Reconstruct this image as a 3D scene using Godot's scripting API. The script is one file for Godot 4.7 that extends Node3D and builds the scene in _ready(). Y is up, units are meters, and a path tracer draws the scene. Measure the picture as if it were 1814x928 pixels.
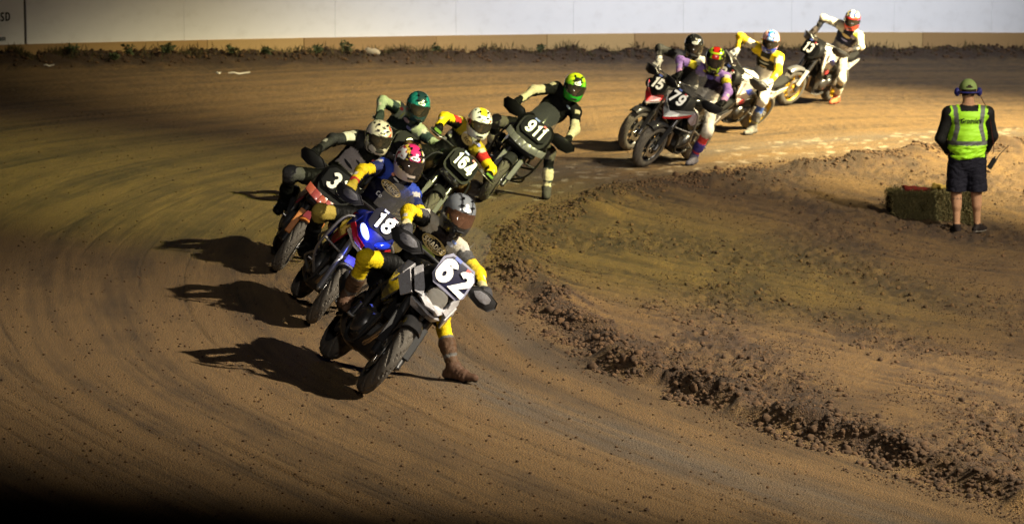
extends Node3D
# A night flat-track race: ten motorcycles round a dirt turn, a marshal on the infield.

var rng := RandomNumberGenerator.new()
var mats := {}
var used := {}
var nz := FastNoiseLite.new()
var nz2 := FastNoiseLite.new()
var streak := FastNoiseLite.new()
var font: SystemFont
var dust_tex: NoiseTexture2D
var grain_tex: NoiseTexture2D
var grain_nrm: NoiseTexture2D
var leather_nrm: NoiseTexture2D

const BANK := -0.05216

func _ready():
	rng.seed = 11
	# ---------------------------------------------------------------- camera, sky, lamps
	var cam := Camera3D.new()
	cam.name = "camera"
	cam.position = Vector3(0, 4.3467, 0)
	cam.rotation_degrees = Vector3(-7.6613, 0, 0)
	var at := CameraAttributesPhysical.new()
	at.frustum_focal_length = 155.2
	at.frustum_focus_distance = 27.5
	at.frustum_near = 0.5
	at.frustum_far = 900.0
	at.exposure_aperture = 5.5
	cam.attributes = at
	cam.fov = 8.844
	cam.near = 0.5
	cam.far = 900.0
	add_child(cam)
	cam.current = true

	var we := WorldEnvironment.new()
	we.name = "world_environment"
	var env := Environment.new()
	var sm := ProceduralSkyMaterial.new()
	sm.sky_top_color = Color(0.02, 0.025, 0.04)
	sm.sky_horizon_color = Color(0.06, 0.055, 0.05)
	sm.ground_horizon_color = Color(0.05, 0.04, 0.03)
	sm.ground_bottom_color = Color(0.02, 0.015, 0.01)
	var sky := Sky.new()
	sky.sky_material = sm
	env.background_mode = Environment.BG_SKY
	env.sky = sky
	env.background_energy_multiplier = 0.5
	env.tonemap_mode = Environment.TONE_MAPPER_LINEAR
	env.tonemap_exposure = 1.12
	env.sdfgi_enabled = true
	env.ssao_enabled = true
	env.ssil_enabled = true
	we.environment = env
	add_child(we)

	nz.seed = 3
	nz.noise_type = FastNoiseLite.TYPE_SIMPLEX_SMOOTH
	nz.frequency = 1.0
	nz.fractal_type = FastNoiseLite.FRACTAL_FBM
	nz.fractal_octaves = 3
	nz2.seed = 8
	nz2.noise_type = FastNoiseLite.TYPE_SIMPLEX_SMOOTH
	nz2.frequency = 1.0
	nz2.fractal_type = FastNoiseLite.FRACTAL_NONE
	streak.seed = 21
	streak.noise_type = FastNoiseLite.TYPE_SIMPLEX_SMOOTH
	streak.frequency = 1.0
	streak.fractal_type = FastNoiseLite.FRACTAL_FBM
	streak.fractal_octaves = 3
	font = SystemFont.new()
	font.font_names = PackedStringArray(["Droid Sans"])
	font.font_weight = 700
	make_textures()
	ridge_setup()

	# floodlights on poles outside the frame, to the right of the turn
	var warm := Color(1.0, 0.95, 0.85)
	floodlight(Vector3(28, 0, -15), 22.0, [[Vector3(2.6, 0, -25.2), 3900.0, warm, 10.8], [Vector3(4.0, 0, -34.0), 3100.0, warm, 12.8], [Vector3(-1.5, 0, -36.0), 2300.0, Color(0.84, 0.90, 0.25), 7.5]], "tall floodlight pole to the right, level with the front of the pack")
	floodlight(Vector3(25, 0, -40), 20.0, [[Vector3(7.6, 0, -47.8), 8600.0, Color(1.0, 0.93, 0.72), 18.8], [Vector3(4.0, 1.0, -62.5), 1250.0, Color(0.97, 0.98, 1.0), 19.0]], "tall floodlight pole to the right, level with the last motorcycles")
	floodlight(Vector3(8, 0, 34), 26.0, [[Vector3(2.0, 0.6, -36.0), 1300.0, Color(1.0, 0.97, 0.92), 8.0]], "tall floodlight pole far behind the camera")

	# ---------------------------------------------------------------- setting
	build_ground()
	build_wall()
	build_clods()
	build_barrier()
	build_weeds()
	print("setting ", Time.get_ticks_msec())
	# ---------------------------------------------------------------- riders and machines
	build_race()
	print("race ", Time.get_ticks_msec())
	build_marshal()
	build_bale()
	print("done ", Time.get_ticks_msec())

# ==================================================================== helpers
func numbered(n: String) -> String:
	if not used.has(n):
		used[n] = 0
		return n
	used[n] += 1
	return "%s_%03d" % [n, used[n]]

func tag(o: Node, label: String, cat: String, group := "", kind := ""):
	if label: o.set_meta("label", label)
	if cat: o.set_meta("category", cat)
	if group: o.set_meta("group", group)
	if kind: o.set_meta("kind", kind)

func thing(called: String, xf: Transform3D, label: String, cat: String, group := "") -> Node3D:
	var o := Node3D.new()
	o.name = numbered(called)
	add_child(o)
	o.transform = xf
	tag(o, label, cat, group)
	return o

func S() -> SurfaceTool:
	var st := SurfaceTool.new()
	st.begin(Mesh.PRIMITIVE_TRIANGLES)
	return st

func mk(st: SurfaceTool) -> ArrayMesh:
	st.generate_normals()
	st.index()
	return st.commit()

func put(mesh: Mesh, called: String, mat: Material, parent: Node, xf := Transform3D.IDENTITY) -> MeshInstance3D:
	var mi := MeshInstance3D.new()
	mi.name = called if parent != self else numbered(called)
	mi.mesh = mesh
	mi.material_override = mat
	mi.transform = xf
	parent.add_child(mi, true)
	return mi

func part(st: SurfaceTool, called: String, mat: Material, parent: Node, xf := Transform3D.IDENTITY) -> MeshInstance3D:
	return put(mk(st), called, mat, parent, xf)

func lin(r: float, g: float, b: float) -> Color:
	return Color(r, g, b)

# colours are given as linear base colours; dusty = a film of tan specks with a grain of its own
func M(c: Color, rough := 0.5, metal := 0.0, dusty := true, coat := 0.0) -> StandardMaterial3D:
	var key := "%s|%s|%s|%s|%s" % [c, rough, metal, dusty, coat]
	if mats.has(key): return mats[key]
	var m := StandardMaterial3D.new()
	m.albedo_color = c.linear_to_srgb()
	m.roughness = rough
	m.metallic = metal
	if c.get_luminance() < 0.06 and metal == 0.0: m.metallic_specular = 0.22
	if coat > 0.0:
		m.clearcoat_enabled = true
		m.clearcoat = coat
		m.clearcoat_roughness = 0.08
	if dusty:
		m.detail_enabled = true
		m.detail_blend_mode = BaseMaterial3D.BLEND_MODE_MUL
		m.albedo_texture = dust_tex
		m.detail_enabled = false
		m.uv1_triplanar = true
		m.uv1_scale = Vector3(4.5, 4.5, 4.5)
	mats[key] = m
	return m

func VC(rough := 0.5, coat := 0.0, nrm := true) -> StandardMaterial3D:
	var key := "vc%s|%s|%s" % [rough, coat, nrm]
	if mats.has(key): return mats[key]
	var m := StandardMaterial3D.new()
	m.vertex_color_use_as_albedo = true
	m.roughness = rough
	if nrm: m.metallic_specular = 0.22
	if nrm:
		m.normal_enabled = true
		m.normal_texture = leather_nrm
		m.normal_scale = 1.1
		m.albedo_texture = dust_tex
		m.uv1_triplanar = true
		m.uv1_scale = Vector3(6, 6, 6)
	if coat > 0.0:
		m.clearcoat_enabled = true
		m.clearcoat = coat
		m.clearcoat_roughness = 0.06
	mats[key] = m
	return m

func glass(c: Color, a: float, rough := 0.06) -> StandardMaterial3D:
	var key := "gl%s%s%s" % [c, a, rough]
	if mats.has(key): return mats[key]
	var m := StandardMaterial3D.new()
	var k := c.linear_to_srgb()
	k.a = a
	m.albedo_color = k
	m.transparency = BaseMaterial3D.TRANSPARENCY_ALPHA
	m.roughness = rough
	if rough > 0.1: m.metallic_specular = 0.12
	mats[key] = m
	return m

func noise_tex(freq: float, octaves: int, seed_: int, ramp: Array, size := 512, normal := false, bump := 4.0) -> NoiseTexture2D:
	var n := FastNoiseLite.new()
	n.seed = seed_
	n.frequency = freq
	n.fractal_octaves = octaves
	n.noise_type = FastNoiseLite.TYPE_SIMPLEX_SMOOTH
	var t := NoiseTexture2D.new()
	t.width = size
	t.height = size
	t.seamless = true
	t.noise = n
	if normal:
		t.as_normal_map = true
		t.bump_strength = bump
	elif ramp.size():
		var g := Gradient.new()
		g.offsets = PackedFloat32Array()
		g.colors = PackedColorArray()
		var off := PackedFloat32Array()
		var col := PackedColorArray()
		for r in ramp:
			off.append(r[0])
			col.append(r[1])
		g.offsets = off
		g.colors = col
		t.color_ramp = g
	return t

func make_textures():
	dust_tex = noise_tex(0.03, 5, 5, [[0.0, Color(0.74, 0.69, 0.62)], [0.36, Color(0.90, 0.88, 0.85)], [0.55, Color(1, 1, 1)], [1.0, Color(0.97, 0.96, 0.95)]])
	grain_tex = noise_tex(0.05, 5, 6, [[0.15, Color(0.20, 0.18, 0.16)], [0.38, Color(0.54, 0.51, 0.48)], [0.5, Color(0.84, 0.82, 0.79)], [0.60, Color(1, 1, 0.98)], [1.0, Color(1, 1, 1)]], 1024)
	grain_nrm = noise_tex(0.05, 5, 16, [], 1024, true, 9.0)
	leather_nrm = noise_tex(0.02, 4, 9, [], 512, true, 7.0)

# ---- primitive writers (into a SurfaceTool)
func tri(st: SurfaceTool, a: Vector3, b: Vector3, c: Vector3):
	st.add_vertex(a)
	st.add_vertex(b)
	st.add_vertex(c)

func quad(st: SurfaceTool, a: Vector3, b: Vector3, c: Vector3, d: Vector3):
	tri(st, a, b, c)
	tri(st, a, c, d)

func cbox(st: SurfaceTool, xf: Transform3D, size: Vector3, bevel := 0.006):
	st.set_smooth_group(-1)
	var h := size * 0.5
	var b := minf(bevel, minf(h.x, minf(h.y, h.z)) * 0.6)
	var P := {}
	for sx in [-1, 1]:
		for sy in [-1, 1]:
			for sz in [-1, 1]:
				var k := Vector3i(sx, sy, sz)
				P[k] = [xf * Vector3(sx * h.x, sy * (h.y - b), sz * (h.z - b)), xf * Vector3(sx * (h.x - b), sy * h.y, sz * (h.z - b)), xf * Vector3(sx * (h.x - b), sy * (h.y - b), sz * h.z)]
	for ax in 3:
		var u := (ax + 1) % 3
		var w := (ax + 2) % 3
		for s in [-1, 1]:
			var ks := []
			for q in [[-1, -1], [1, -1], [1, 1], [-1, 1]]:
				var k := Vector3i.ZERO
				k[ax] = s
				k[u] = q[0]
				k[w] = q[1]
				ks.append(P[k][ax])
			if s < 0: quad(st, ks[0], ks[1], ks[2], ks[3])
			else: quad(st, ks[3], ks[2], ks[1], ks[0])
		# edges parallel to ax
		for su in [-1, 1]:
			for sw in [-1, 1]:
				var k0 := Vector3i.ZERO
				var k1 := Vector3i.ZERO
				k0[ax] = -1
				k1[ax] = 1
				k0[u] = su
				k1[u] = su
				k0[w] = sw
				k1[w] = sw
				if su * sw > 0: quad(st, P[k0][u], P[k1][u], P[k1][w], P[k0][w])
				else: quad(st, P[k0][w], P[k1][w], P[k1][u], P[k0][u])
	for k in P:
		var f: bool = k.x * k.y * k.z > 0
		if f: tri(st, P[k][2], P[k][1], P[k][0])
		else: tri(st, P[k][0], P[k][1], P[k][2])

func at3(x: float, y: float, z: float) -> Transform3D:
	return Transform3D(Basis.IDENTITY, Vector3(x, y, z))

func rot(x: float, y: float, z: float, p: Vector3) -> Transform3D:
	return Transform3D(Basis.from_euler(Vector3(deg_to_rad(x), deg_to_rad(y), deg_to_rad(z))), p)

func loft(st: SurfaceTool, rings: Array, caps := true, closed := true):
	st.set_smooth_group(0)
	var n: int = rings[0].size()
	for i in rings.size() - 1:
		var A = rings[i]
		var B = rings[i + 1]
		for j in (n if closed else n - 1):
			var k := (j + 1) % n
			quad(st, A[j], B[j], B[k], A[k])
	if caps:
		st.set_smooth_group(-1)
		for e in [0, rings.size() - 1]:
			var R = rings[e]
			var c := Vector3.ZERO
			for p in R: c += p
			c /= n
			for j in n:
				if e == 0: tri(st, c, R[j], R[(j + 1) % n])
				else: tri(st, c, R[(j + 1) % n], R[j])

func ring(c: Vector3, ax: Vector3, ay: Vector3, w: float, h: float, n := 14, p := 2.4) -> PackedVector3Array:
	var out := PackedVector3Array()
	for i in n:
		var a := TAU * i / n
		var ca := cos(a)
		var sa := sin(a)
		out.append(c + ax * (w * signf(ca) * pow(absf(ca), 2.0 / p)) + ay * (h * signf(sa) * pow(absf(sa), 2.0 / p)))
	return out

func tube(st: SurfaceTool, pts: Array, rad, sides := 8, caps := true):
	var rings := []
	var up := Vector3.UP
	var d0: Vector3 = (pts[1] - pts[0]).normalized()
	if absf(d0.dot(up)) > 0.9: up = Vector3.RIGHT
	for i in pts.size():
		var d: Vector3
		if i == 0: d = pts[1] - pts[0]
		elif i == pts.size() - 1: d = pts[i] - pts[i - 1]
		else: d = (pts[i + 1] - pts[i]).normalized() + (pts[i] - pts[i - 1]).normalized()
		d = d.normalized()
		up = (up - d * up.dot(d)).normalized()
		var sd := d.cross(up)
		var r: float = rad[i] if rad is Array else rad
		rings.append(ring(pts[i], sd, up, r, r, sides, 2.0))
	loft(st, rings, caps)

func bend(pts: Array, n := 4) -> Array:
	# a smooth curve through the points
	var cv := Curve3D.new()
	for i in pts.size():
		var a: Vector3 = pts[maxi(i - 1, 0)]
		var b: Vector3 = pts[mini(i + 1, pts.size() - 1)]
		var t := (b - a) / 6.0
		cv.add_point(pts[i], -t, t)
	var out := []
	for i in (pts.size() - 1) * n + 1:
		out.append(cv.samplef(float(i) / n))
	return out

# lathe round the local x axis: profile of Vector2(x, r)
func lathe_x(st: SurfaceTool, prof: Array, xf: Transform3D, seg := 24, smooth := true):
	st.set_smooth_group(0 if smooth else -1)
	for i in seg:
		var a := TAU * i / seg
		var b := TAU * (i + 1) / seg
		for j in prof.size() - 1:
			var p: Vector2 = prof[j]
			var q: Vector2 = prof[j + 1]
			quad(st, xf * Vector3(p.x, p.y * cos(a), p.y * sin(a)), xf * Vector3(q.x, q.y * cos(a), q.y * sin(a)), xf * Vector3(q.x, q.y * cos(b), q.y * sin(b)), xf * Vector3(p.x, p.y * cos(b), p.y * sin(b)))

func ell(st: SurfaceTool, c: Vector3, ax: Vector3, ay: Vector3, az: Vector3, n := 14, m := 8):
	st.set_smooth_group(0)
	for i in n:
		for j in m:
			var P := []
			for q in [[0, 0], [1, 0], [1, 1], [0, 1]]:
				var a: float = TAU * (i + q[0]) / n
				var e: float = PI * (j + q[1]) / m - PI / 2
				P.append(c + ax * (cos(a) * cos(e)) + az * (sin(a) * cos(e)) + ay * sin(e))
			quad(st, P[0], P[1], P[2], P[3])

# a panel: polygon of 3-D points, raised in the middle by puff, with a rim of thickness t
func pane3(st: SurfaceTool, pts: Array, t := 0.006, puff := 0.0, flip := false):
	var P := pts.duplicate()
	if flip:
		for i in P.size(): P[i] = Vector3(-P[i].x, P[i].y, P[i].z)
		P.reverse()
	var c := Vector3.ZERO
	for p in P: c += p
	c /= P.size()
	var n := Vector3.ZERO
	for i in P.size():
		n += (P[i] - c).cross(P[(i + 1) % P.size()] - c)
	n = n.normalized()
	var inner := []
	for p in P: inner.append(p.lerp(c, 0.14) + n * (puff * 0.6 + 0.002))
	var top := c + n * (puff + 0.002)
	st.set_smooth_group(0 if puff > 0.0 else -1)
	for i in P.size():
		var k := (i + 1) % P.size()
		tri(st, top, inner[k], inner[i])
		quad(st, inner[i], inner[k], P[k], P[i])
	st.set_smooth_group(-1)
	for i in P.size():
		var k := (i + 1) % P.size()
		quad(st, P[i], P[k], P[k] - n * t, P[i] - n * t)
		tri(st, c - n * t, P[i] - n * t, P[k] - n * t)

func text_mesh(s: String, height: float, depth := 0.004, wide := 1.0) -> ArrayMesh:
	var tm := TextMesh.new()
	tm.text = s
	tm.font = font
	tm.font_size = 64
	tm.pixel_size = height / 46.0
	tm.depth = depth
	tm.curve_step = 2.0
	var ar := tm.get_mesh_arrays()
	var am := ArrayMesh.new()
	if wide != 1.0:
		var v: PackedVector3Array = ar[Mesh.ARRAY_VERTEX]
		for i in v.size(): v[i].x *= wide
		ar[Mesh.ARRAY_VERTEX] = v
	am.add_surface_from_arrays(Mesh.PRIMITIVE_TRIANGLES, ar)
	return am

func frame_of(z: Vector3, up: Vector3, p: Vector3) -> Transform3D:
	var zz := z.normalized()
	var x := up.cross(zz).normalized()
	return Transform3D(Basis(x, zz.cross(x), zz), p)

# block numerals cut from heavy strokes, one unit high
func arc(out: PackedVector2Array, c: Vector2, rx: float, ry: float, a0: float, a1: float, n := 10):
	for i in n + 1:
		var a := deg_to_rad(lerpf(a0, a1, float(i) / n))
		out.append(c + Vector2(cos(a) * rx, sin(a) * ry))

func digit_paths(ch: String, w: float) -> Array:
	var P := PackedVector2Array()
	var r := 0.5 * (0.62 - w)
	var cx := 0.31
	var t := 1.0 - w * 0.5
	var b := w * 0.5
	match ch:
		"0":
			arc(P, Vector2(cx, t - r), r, r, 0, 180)
			arc(P, Vector2(cx, b + r), r, r, 180, 360)
			return [[P, true]]
		"1":
			P.append_array([Vector2(0.08, 0.76), Vector2(0.26, t - 0.02), Vector2(0.26, 0.0)])
			return [[P, false]]
		"2":
			arc(P, Vector2(cx, t - r), r, r, 170, -35)
			P.append_array([Vector2(0.12, b + 0.02), Vector2(0.62, b)])
			return [[P, false]]
		"3":
			arc(P, Vector2(cx - 0.02, t - 0.21), r, 0.21, 160, -80)
			var Q := PackedVector2Array()
			arc(Q, Vector2(cx - 0.02, b + 0.23), r * 1.05, 0.23, 80, -160)
			return [[P, false], [Q, false]]
		"4":
			P.append_array([Vector2(0.66, 0.27), Vector2(0.07, 0.27), Vector2(0.40, 1.0)])
			return [[P, false], [PackedVector2Array([Vector2(0.46, 1.0), Vector2(0.46, 0.0)]), false]]
		"5":
			P.append_array([Vector2(0.60, t), Vector2(0.10, t), Vector2(0.08, 0.55)])
			arc(P, Vector2(cx - 0.02, b + 0.24), r * 1.05, 0.24, 110, -160)
			return [[P, false]]
		"6":
			arc(P, Vector2(cx, b + 0.24), r, 0.24, 0, 360, 18)
			var Q := PackedVector2Array()
			arc(Q, Vector2(cx, t - r), r, r, 20, 180)
			Q.append(Vector2(cx - r, b + 0.24))
			P.remove_at(P.size() - 1)
			return [[P, true], [Q, false]]
		"7":
			P.append_array([Vector2(0.0, t), Vector2(0.52, t), Vector2(0.20, 0.0)])
			return [[P, false]]
		"8":
			arc(P, Vector2(cx, t - 0.19), r * 0.92, 0.19, 0, 360, 16)
			P.remove_at(P.size() - 1)
			var Q := PackedVector2Array()
			arc(Q, Vector2(cx, b + 0.22), r, 0.22, 0, 360, 16)
			Q.remove_at(Q.size() - 1)
			return [[P, true], [Q, true]]
		"9":
			arc(P, Vector2(cx, t - 0.24), r, 0.24, 0, 360, 18)
			P.remove_at(P.size() - 1)
			var Q := PackedVector2Array()
			arc(Q, Vector2(cx, b + r), r, r, 200, 360)
			Q.append(Vector2(cx + r, t - 0.24))
			return [[P, true], [Q, false]]
	return []

func numerals(s: String, h: float, w := 0.21, wide := 1.0, slant := 0.0, depth := 0.005) -> ArrayMesh:
	var st := S()
	st.set_smooth_group(-1)
	var x := 0.0
	var adv := []
	for ch in s:
		adv.append(x)
		x += 0.50 if ch == "1" else 0.74
	var total: float = x - 0.10
	for k in s.length():
		var lay := 0
		for q in digit_paths(s[k], w):
			var p: PackedVector2Array = q[0]
			var n := p.size()
			var closed: bool = q[1]
			var Lf := []
			var Rt := []
			for i in n:
				var a: Vector2 = p[(i - 1 + n) % n] if (closed or i > 0) else p[i]
				var b: Vector2 = p[(i + 1) % n] if (closed or i < n - 1) else p[i]
				var d0: Vector2 = (p[i] - a).normalized() if a != p[i] else (b - p[i]).normalized()
				var d1: Vector2 = (b - p[i]).normalized() if b != p[i] else d0
				var m := Vector2(-d0.y, d0.x) + Vector2(-d1.y, d1.x)
				m = m.normalized() * minf(1.7, 1.0 / maxf(0.3, m.normalized().dot(Vector2(-d0.y, d0.x))))
				for sd in [1, -1]:
					var v: Vector2 = p[i] + m * (w * 0.5 * sd)
					var P3 := Vector3((adv[k] + v.x + (v.y - 0.5) * slant - total * 0.5) * h * wide, (v.y - 0.5) * h, depth + lay * 0.0008)
					if sd > 0: Lf.append(P3)
					else: Rt.append(P3)
			var dz := Vector3(0, 0, -depth)
			for i in (n if closed else n - 1):
				var j := (i + 1) % n
				quad(st, Lf[i], Lf[j], Rt[j], Rt[i])
				quad(st, Lf[i], Lf[i] + dz, Lf[j] + dz, Lf[j])
				quad(st, Rt[j], Rt[j] + dz, Rt[i] + dz, Rt[i])
			if not closed:
				for i in [0, n - 1]: quad(st, Lf[i], Rt[i], Rt[i] + dz, Lf[i] + dz)
			lay += 1
	return mk(st)

# ==================================================================== ground
var ridge := []
var rd := PackedFloat32Array()
var rs := PackedFloat32Array()
const RX0 := -14.0
const RZ0 := -74.0
const RST := 0.25
const RNX := 116
const RNZ := 250

func ridge_setup():
	var k := [Vector2(30, -66), Vector2(14, -53), Vector2(7.29, -48.05), Vector2(4.77, -45.02), Vector2(2.77, -42.06), Vector2(1.28, -39.46), Vector2(0.33, -37.0), Vector2(-0.05, -34.9), Vector2(-0.2, -33.0), Vector2(-0.12, -31.0), Vector2(0.25, -28.4), Vector2(0.76, -26.2), Vector2(1.43, -24.69), Vector2(2.32, -23.07), Vector2(3.31, -21.51), Vector2(7, -16), Vector2(13, -8)]
	var pts := []
	for p in k: pts.append(Vector3(p.x, 0, p.y))
	for p in bend(pts, 3): ridge.append(Vector2(p.x, p.z))
	rd.resize(RNX * RNZ)
	rs.resize(RNX * RNZ)
	var acc := PackedFloat32Array()
	var L := 0.0
	for i in ridge.size():
		acc.append(L)
		if i < ridge.size() - 1: L += ridge[i].distance_to(ridge[i + 1])
	for iz in RNZ:
		for ix in RNX:
			var p := Vector2(RX0 + ix * RST, RZ0 + iz * RST)
			var bd := 1e9
			var bs := 0.0
			var sg := 1.0
			for i in ridge.size() - 1:
				var a: Vector2 = ridge[i]
				var ab: Vector2 = ridge[i + 1] - a
				var t := clampf((p - a).dot(ab) / ab.length_squared(), 0, 1)
				var q := p - a - ab * t
				var d := q.length_squared()
				if d < bd:
					bd = d
					bs = acc[i] + ab.length() * t
					sg = -signf(ab.cross(p - a))
			rd[iz * RNX + ix] = sqrt(bd) * sg
			rs[iz * RNX + ix] = bs

# x: signed distance from the crest of the inside berm (infield positive), y: length along it
func track_at(x: float, z: float) -> Vector2:
	var fx := clampf((x - RX0) / RST, 0.0, RNX - 1.01)
	var fz := clampf((z - RZ0) / RST, 0.0, RNZ - 1.01)
	var ix := int(fx)
	var iz := int(fz)
	fx -= ix
	fz -= iz
	var i := iz * RNX + ix
	var d := lerpf(lerpf(rd[i], rd[i + 1], fx), lerpf(rd[i + RNX], rd[i + RNX + 1], fx), fz)
	var s := lerpf(lerpf(rs[i], rs[i + 1], fx), lerpf(rs[i + RNX], rs[i + RNX + 1], fx), fz)
	return Vector2(d, s)

const W0 := Vector2(-7.97, -52.7)
const W1 := Vector2(10.16, -67.2)

func wall_dist(x: float, z: float) -> float:
	var d := (W1 - W0).normalized()
	return (Vector2(x, z) - W0).dot(Vector2(-d.y, d.x))

func plane_y(x: float) -> float:
	return BANK * clampf(x, -16.0, 16.0)

func ground_y(x: float, z: float, ts := Vector2(1e9, 0)) -> float:
	if ts.x > 1e8: ts = track_at(x, z)
	var d := ts.x
	var y := plane_y(x)
	y -= 0.327 * clampf(d / 4.0, 0.0, 1.0)
	# inside berm, thrown up unevenly
	var hgt := 0.062 + 0.07 * nz2.get_noise_2d(ts.y * 0.9, 9.0) + 0.03 * nz2.get_noise_2d(ts.y * 3.0, 9.0) + 0.045 * smoothstep(-34.0, -30.0, z) + 0.075 * smoothstep(-28.5, -24.5, z)
	var off := 0.20 * nz2.get_noise_2d(ts.y * 0.5, 30.0) + 0.09 * nz2.get_noise_2d(ts.y * 2.2, 60.0)
	var e := d - 0.26 + off
	e /= (0.15 if e < 0.0 else 0.36)
	y += hgt * exp(-e * e)
	# rough infield
	var rough := smoothstep(-0.15, 0.35, d)
	if rough > 0.0:
		var patch := clampf(0.5 + 1.3 * nz2.get_noise_2d(x * 0.45 + 7.0, z * 0.22), 0.12, 1.0)
		y += rough * (0.022 * nz.get_noise_2d(x * 1.3, z * 0.9) + 0.045 * patch * patch * nz.get_noise_2d(x * 6.0, z * 4.0) + 0.009 * nz.get_noise_2d(x * 17.0, z * 10.0) + 0.020 * (1.0 - patch) * streak.get_noise_2d((z - x * 0.55) * 3.2, (x + z * 0.55) * 0.25))
	if d < 0.2:
		y += (0.012 * streak.get_noise_2d(d * 2.6, ts.y * 0.12) - 0.010 * groove(d, ts.y)) * smoothstep(0.2, -0.4, d)
	var wd := absf(wall_dist(x, z) - 0.35)
	if wd < 1.6:
		y += 0.14 * exp(-wd * wd / 0.5) * (1.0 + 0.6 * nz2.get_noise_2d(x * 1.5, z * 1.5))
	return y

# narrow tyre grooves that follow the turn; 0 .. 1
func groove(d: float, s: float) -> float:
	var g := nz2.get_noise_2d(d * 3.3 + 0.5 * nz2.get_noise_2d(s * 0.12, 77.0), s * 0.05)
	var h := nz2.get_noise_2d(d * 5.5 + s * 0.10, s * 0.04 + 40.0)
	return clampf(1.0 - absf(g) * 9.0, 0.0, 1.0) * smoothstep(-0.25, 0.2, nz2.get_noise_2d(s * 0.25, d * 0.8)) + 0.7 * clampf(1.0 - absf(h) * 8.0, 0.0, 1.0) * smoothstep(0.0, 0.35, nz2.get_noise_2d(s * 0.2 + 9.0, d * 0.7))

func build_ground():
	var xs := PackedFloat32Array()
	var N := 560
	for v in [-12.0, -8.0, -5.0, -3.0, -2.0, -1.5, -1.2]: xs.append(v)
	for i in N + 1: xs.append(-1.0 + 2.0 * i / N)
	for v in [1.2, 1.5, 2.0, 3.0, 5.0, 8.0, 12.0]: xs.append(v)
	var zs := PackedFloat32Array()
	for v in [40.0, 20.0, 5.0, -5.0, -11.0, -15.0, -17.0]: zs.append(v)
	var R := 640
	for i in R + 1:
		zs.append(-1.0 / lerpf(1.0 / 18.0, 1.0 / 70.0, float(i) / R))
	for v in [-75.0, -85.0, -110.0, -160.0, -260.0, -420.0]: zs.append(v)
	var nx := xs.size()
	var nzr := zs.size()
	var V := PackedVector3Array()
	var C := PackedColorArray()
	V.resize(nx * nzr)
	C.resize(nx * nzr)
	var track_c := lin(0.235, 0.137, 0.046)
	var dark_c := lin(0.062, 0.034, 0.011)
	var rub_c := lin(0.15, 0.125, 0.10)
	var in_c := lin(0.185, 0.104, 0.031)
	var soil_c := lin(0.058, 0.028, 0.010)
	var pale_c := lin(0.52, 0.43, 0.32)
	var n := 0
	for iz in nzr:
		var z := zs[iz]
		var half := maxf(absf(z), 14.0) * 0.1512 * 1.1 + 0.35
		for ix in nx:
			var x := xs[ix] * half
			var ts := track_at(x, z)
			V[n] = Vector3(x, ground_y(x, z, ts), z)
			var d := ts.x
			var c: Color
			if d < 0.3:
				# packed, swept track: bands and marks that follow the turn
				var b := streak.get_noise_2d(d * 1.5, ts.y * 0.10)
				var f := nz.get_noise_2d(d * 9.0, ts.y * 0.5)
				var g := nz.get_noise_2d(x * 2.2, z * 1.1)
				c = track_c.lerp(dark_c, clampf(0.20 + 0.70 * b + 0.45 * f + 0.30 * g + 0.55 * groove(d, ts.y), 0.0, 0.9))
				# rubbered groove
				var gr := exp(-pow((d + 1.25 + 0.12 * sin(ts.y * 0.4)) / 0.38, 2.0)) * (0.55 + 0.6 * f)
				gr += 0.7 * exp(-pow((d + 0.45) / 0.25, 2.0)) * (0.3 + 0.9 * b) * smoothstep(26.0, 20.0, absf(ts.y - 30.0))
				c = c.lerp(rub_c, clampf(gr, 0.0, 0.75))
				# pale dried flecks on the groove past the apex
				var pk := nz.get_noise_2d(x * 3.0, z * 2.4 + 50.0)
				if z < -37.5 and z > -52.0 and d > -1.5 and d < -0.15 and pk > 0.30:
					c = c.lerp(pale_c, clampf((pk - 0.30) * 5.0, 0.0, 0.8))
			else:
				c = in_c
			var inn := smoothstep(-0.05, 0.3, d)
			if inn > 0.0:
				var p := nz.get_noise_2d(x * 0.9 + 4.0, z * 0.5)
				var q := nz.get_noise_2d(x * 5.0, z * 3.0)
				var rut := streak.get_noise_2d((z - x * 0.55) * 3.2, (x + z * 0.55) * 0.25)
				var patch := clampf(0.5 + 1.3 * nz2.get_noise_2d(x * 0.45 + 7.0, z * 0.22), 0.0, 1.0)
				var ci := in_c.lerp(soil_c, clampf(0.12 + 0.55 * patch + 0.5 * p + 0.55 * q - 0.9 * rut * (1.0 - patch) + 0.6 * exp(-pow((d - 0.25) / 0.4, 2.0)), 0.0, 1.0))
				c = c.lerp(ci, inn)
			var wd := absf(wall_dist(x, z) - 0.3)
			if wd < 1.2: c = c.lerp(soil_c, smoothstep(1.2, 0.7, wd + 0.3 * nz.get_noise_2d(x * 2.0, z * 2.0)) * 0.9)
			C[n] = c
			n += 1
	var I := PackedInt32Array()
	I.resize((nx - 1) * (nzr - 1) * 6)
	n = 0
	for iz in nzr - 1:
		for ix in nx - 1:
			var a := iz * nx + ix
			I[n] = a
			I[n + 1] = a + nx + 1
			I[n + 2] = a + nx
			I[n + 3] = a
			I[n + 4] = a + 1
			I[n + 5] = a + nx + 1
			n += 6
	var ar := []
	ar.resize(Mesh.ARRAY_MAX)
	ar[Mesh.ARRAY_VERTEX] = V
	ar[Mesh.ARRAY_COLOR] = C
	ar[Mesh.ARRAY_INDEX] = I
	var am := ArrayMesh.new()
	am.add_surface_from_arrays(Mesh.PRIMITIVE_TRIANGLES, ar)
	var st := SurfaceTool.new()
	st.create_from(am, 0)
	st.generate_normals()
	var o := put(st.commit(), "ground", ground_mat(), self)
	o.set_meta("kind", "structure")

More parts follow.
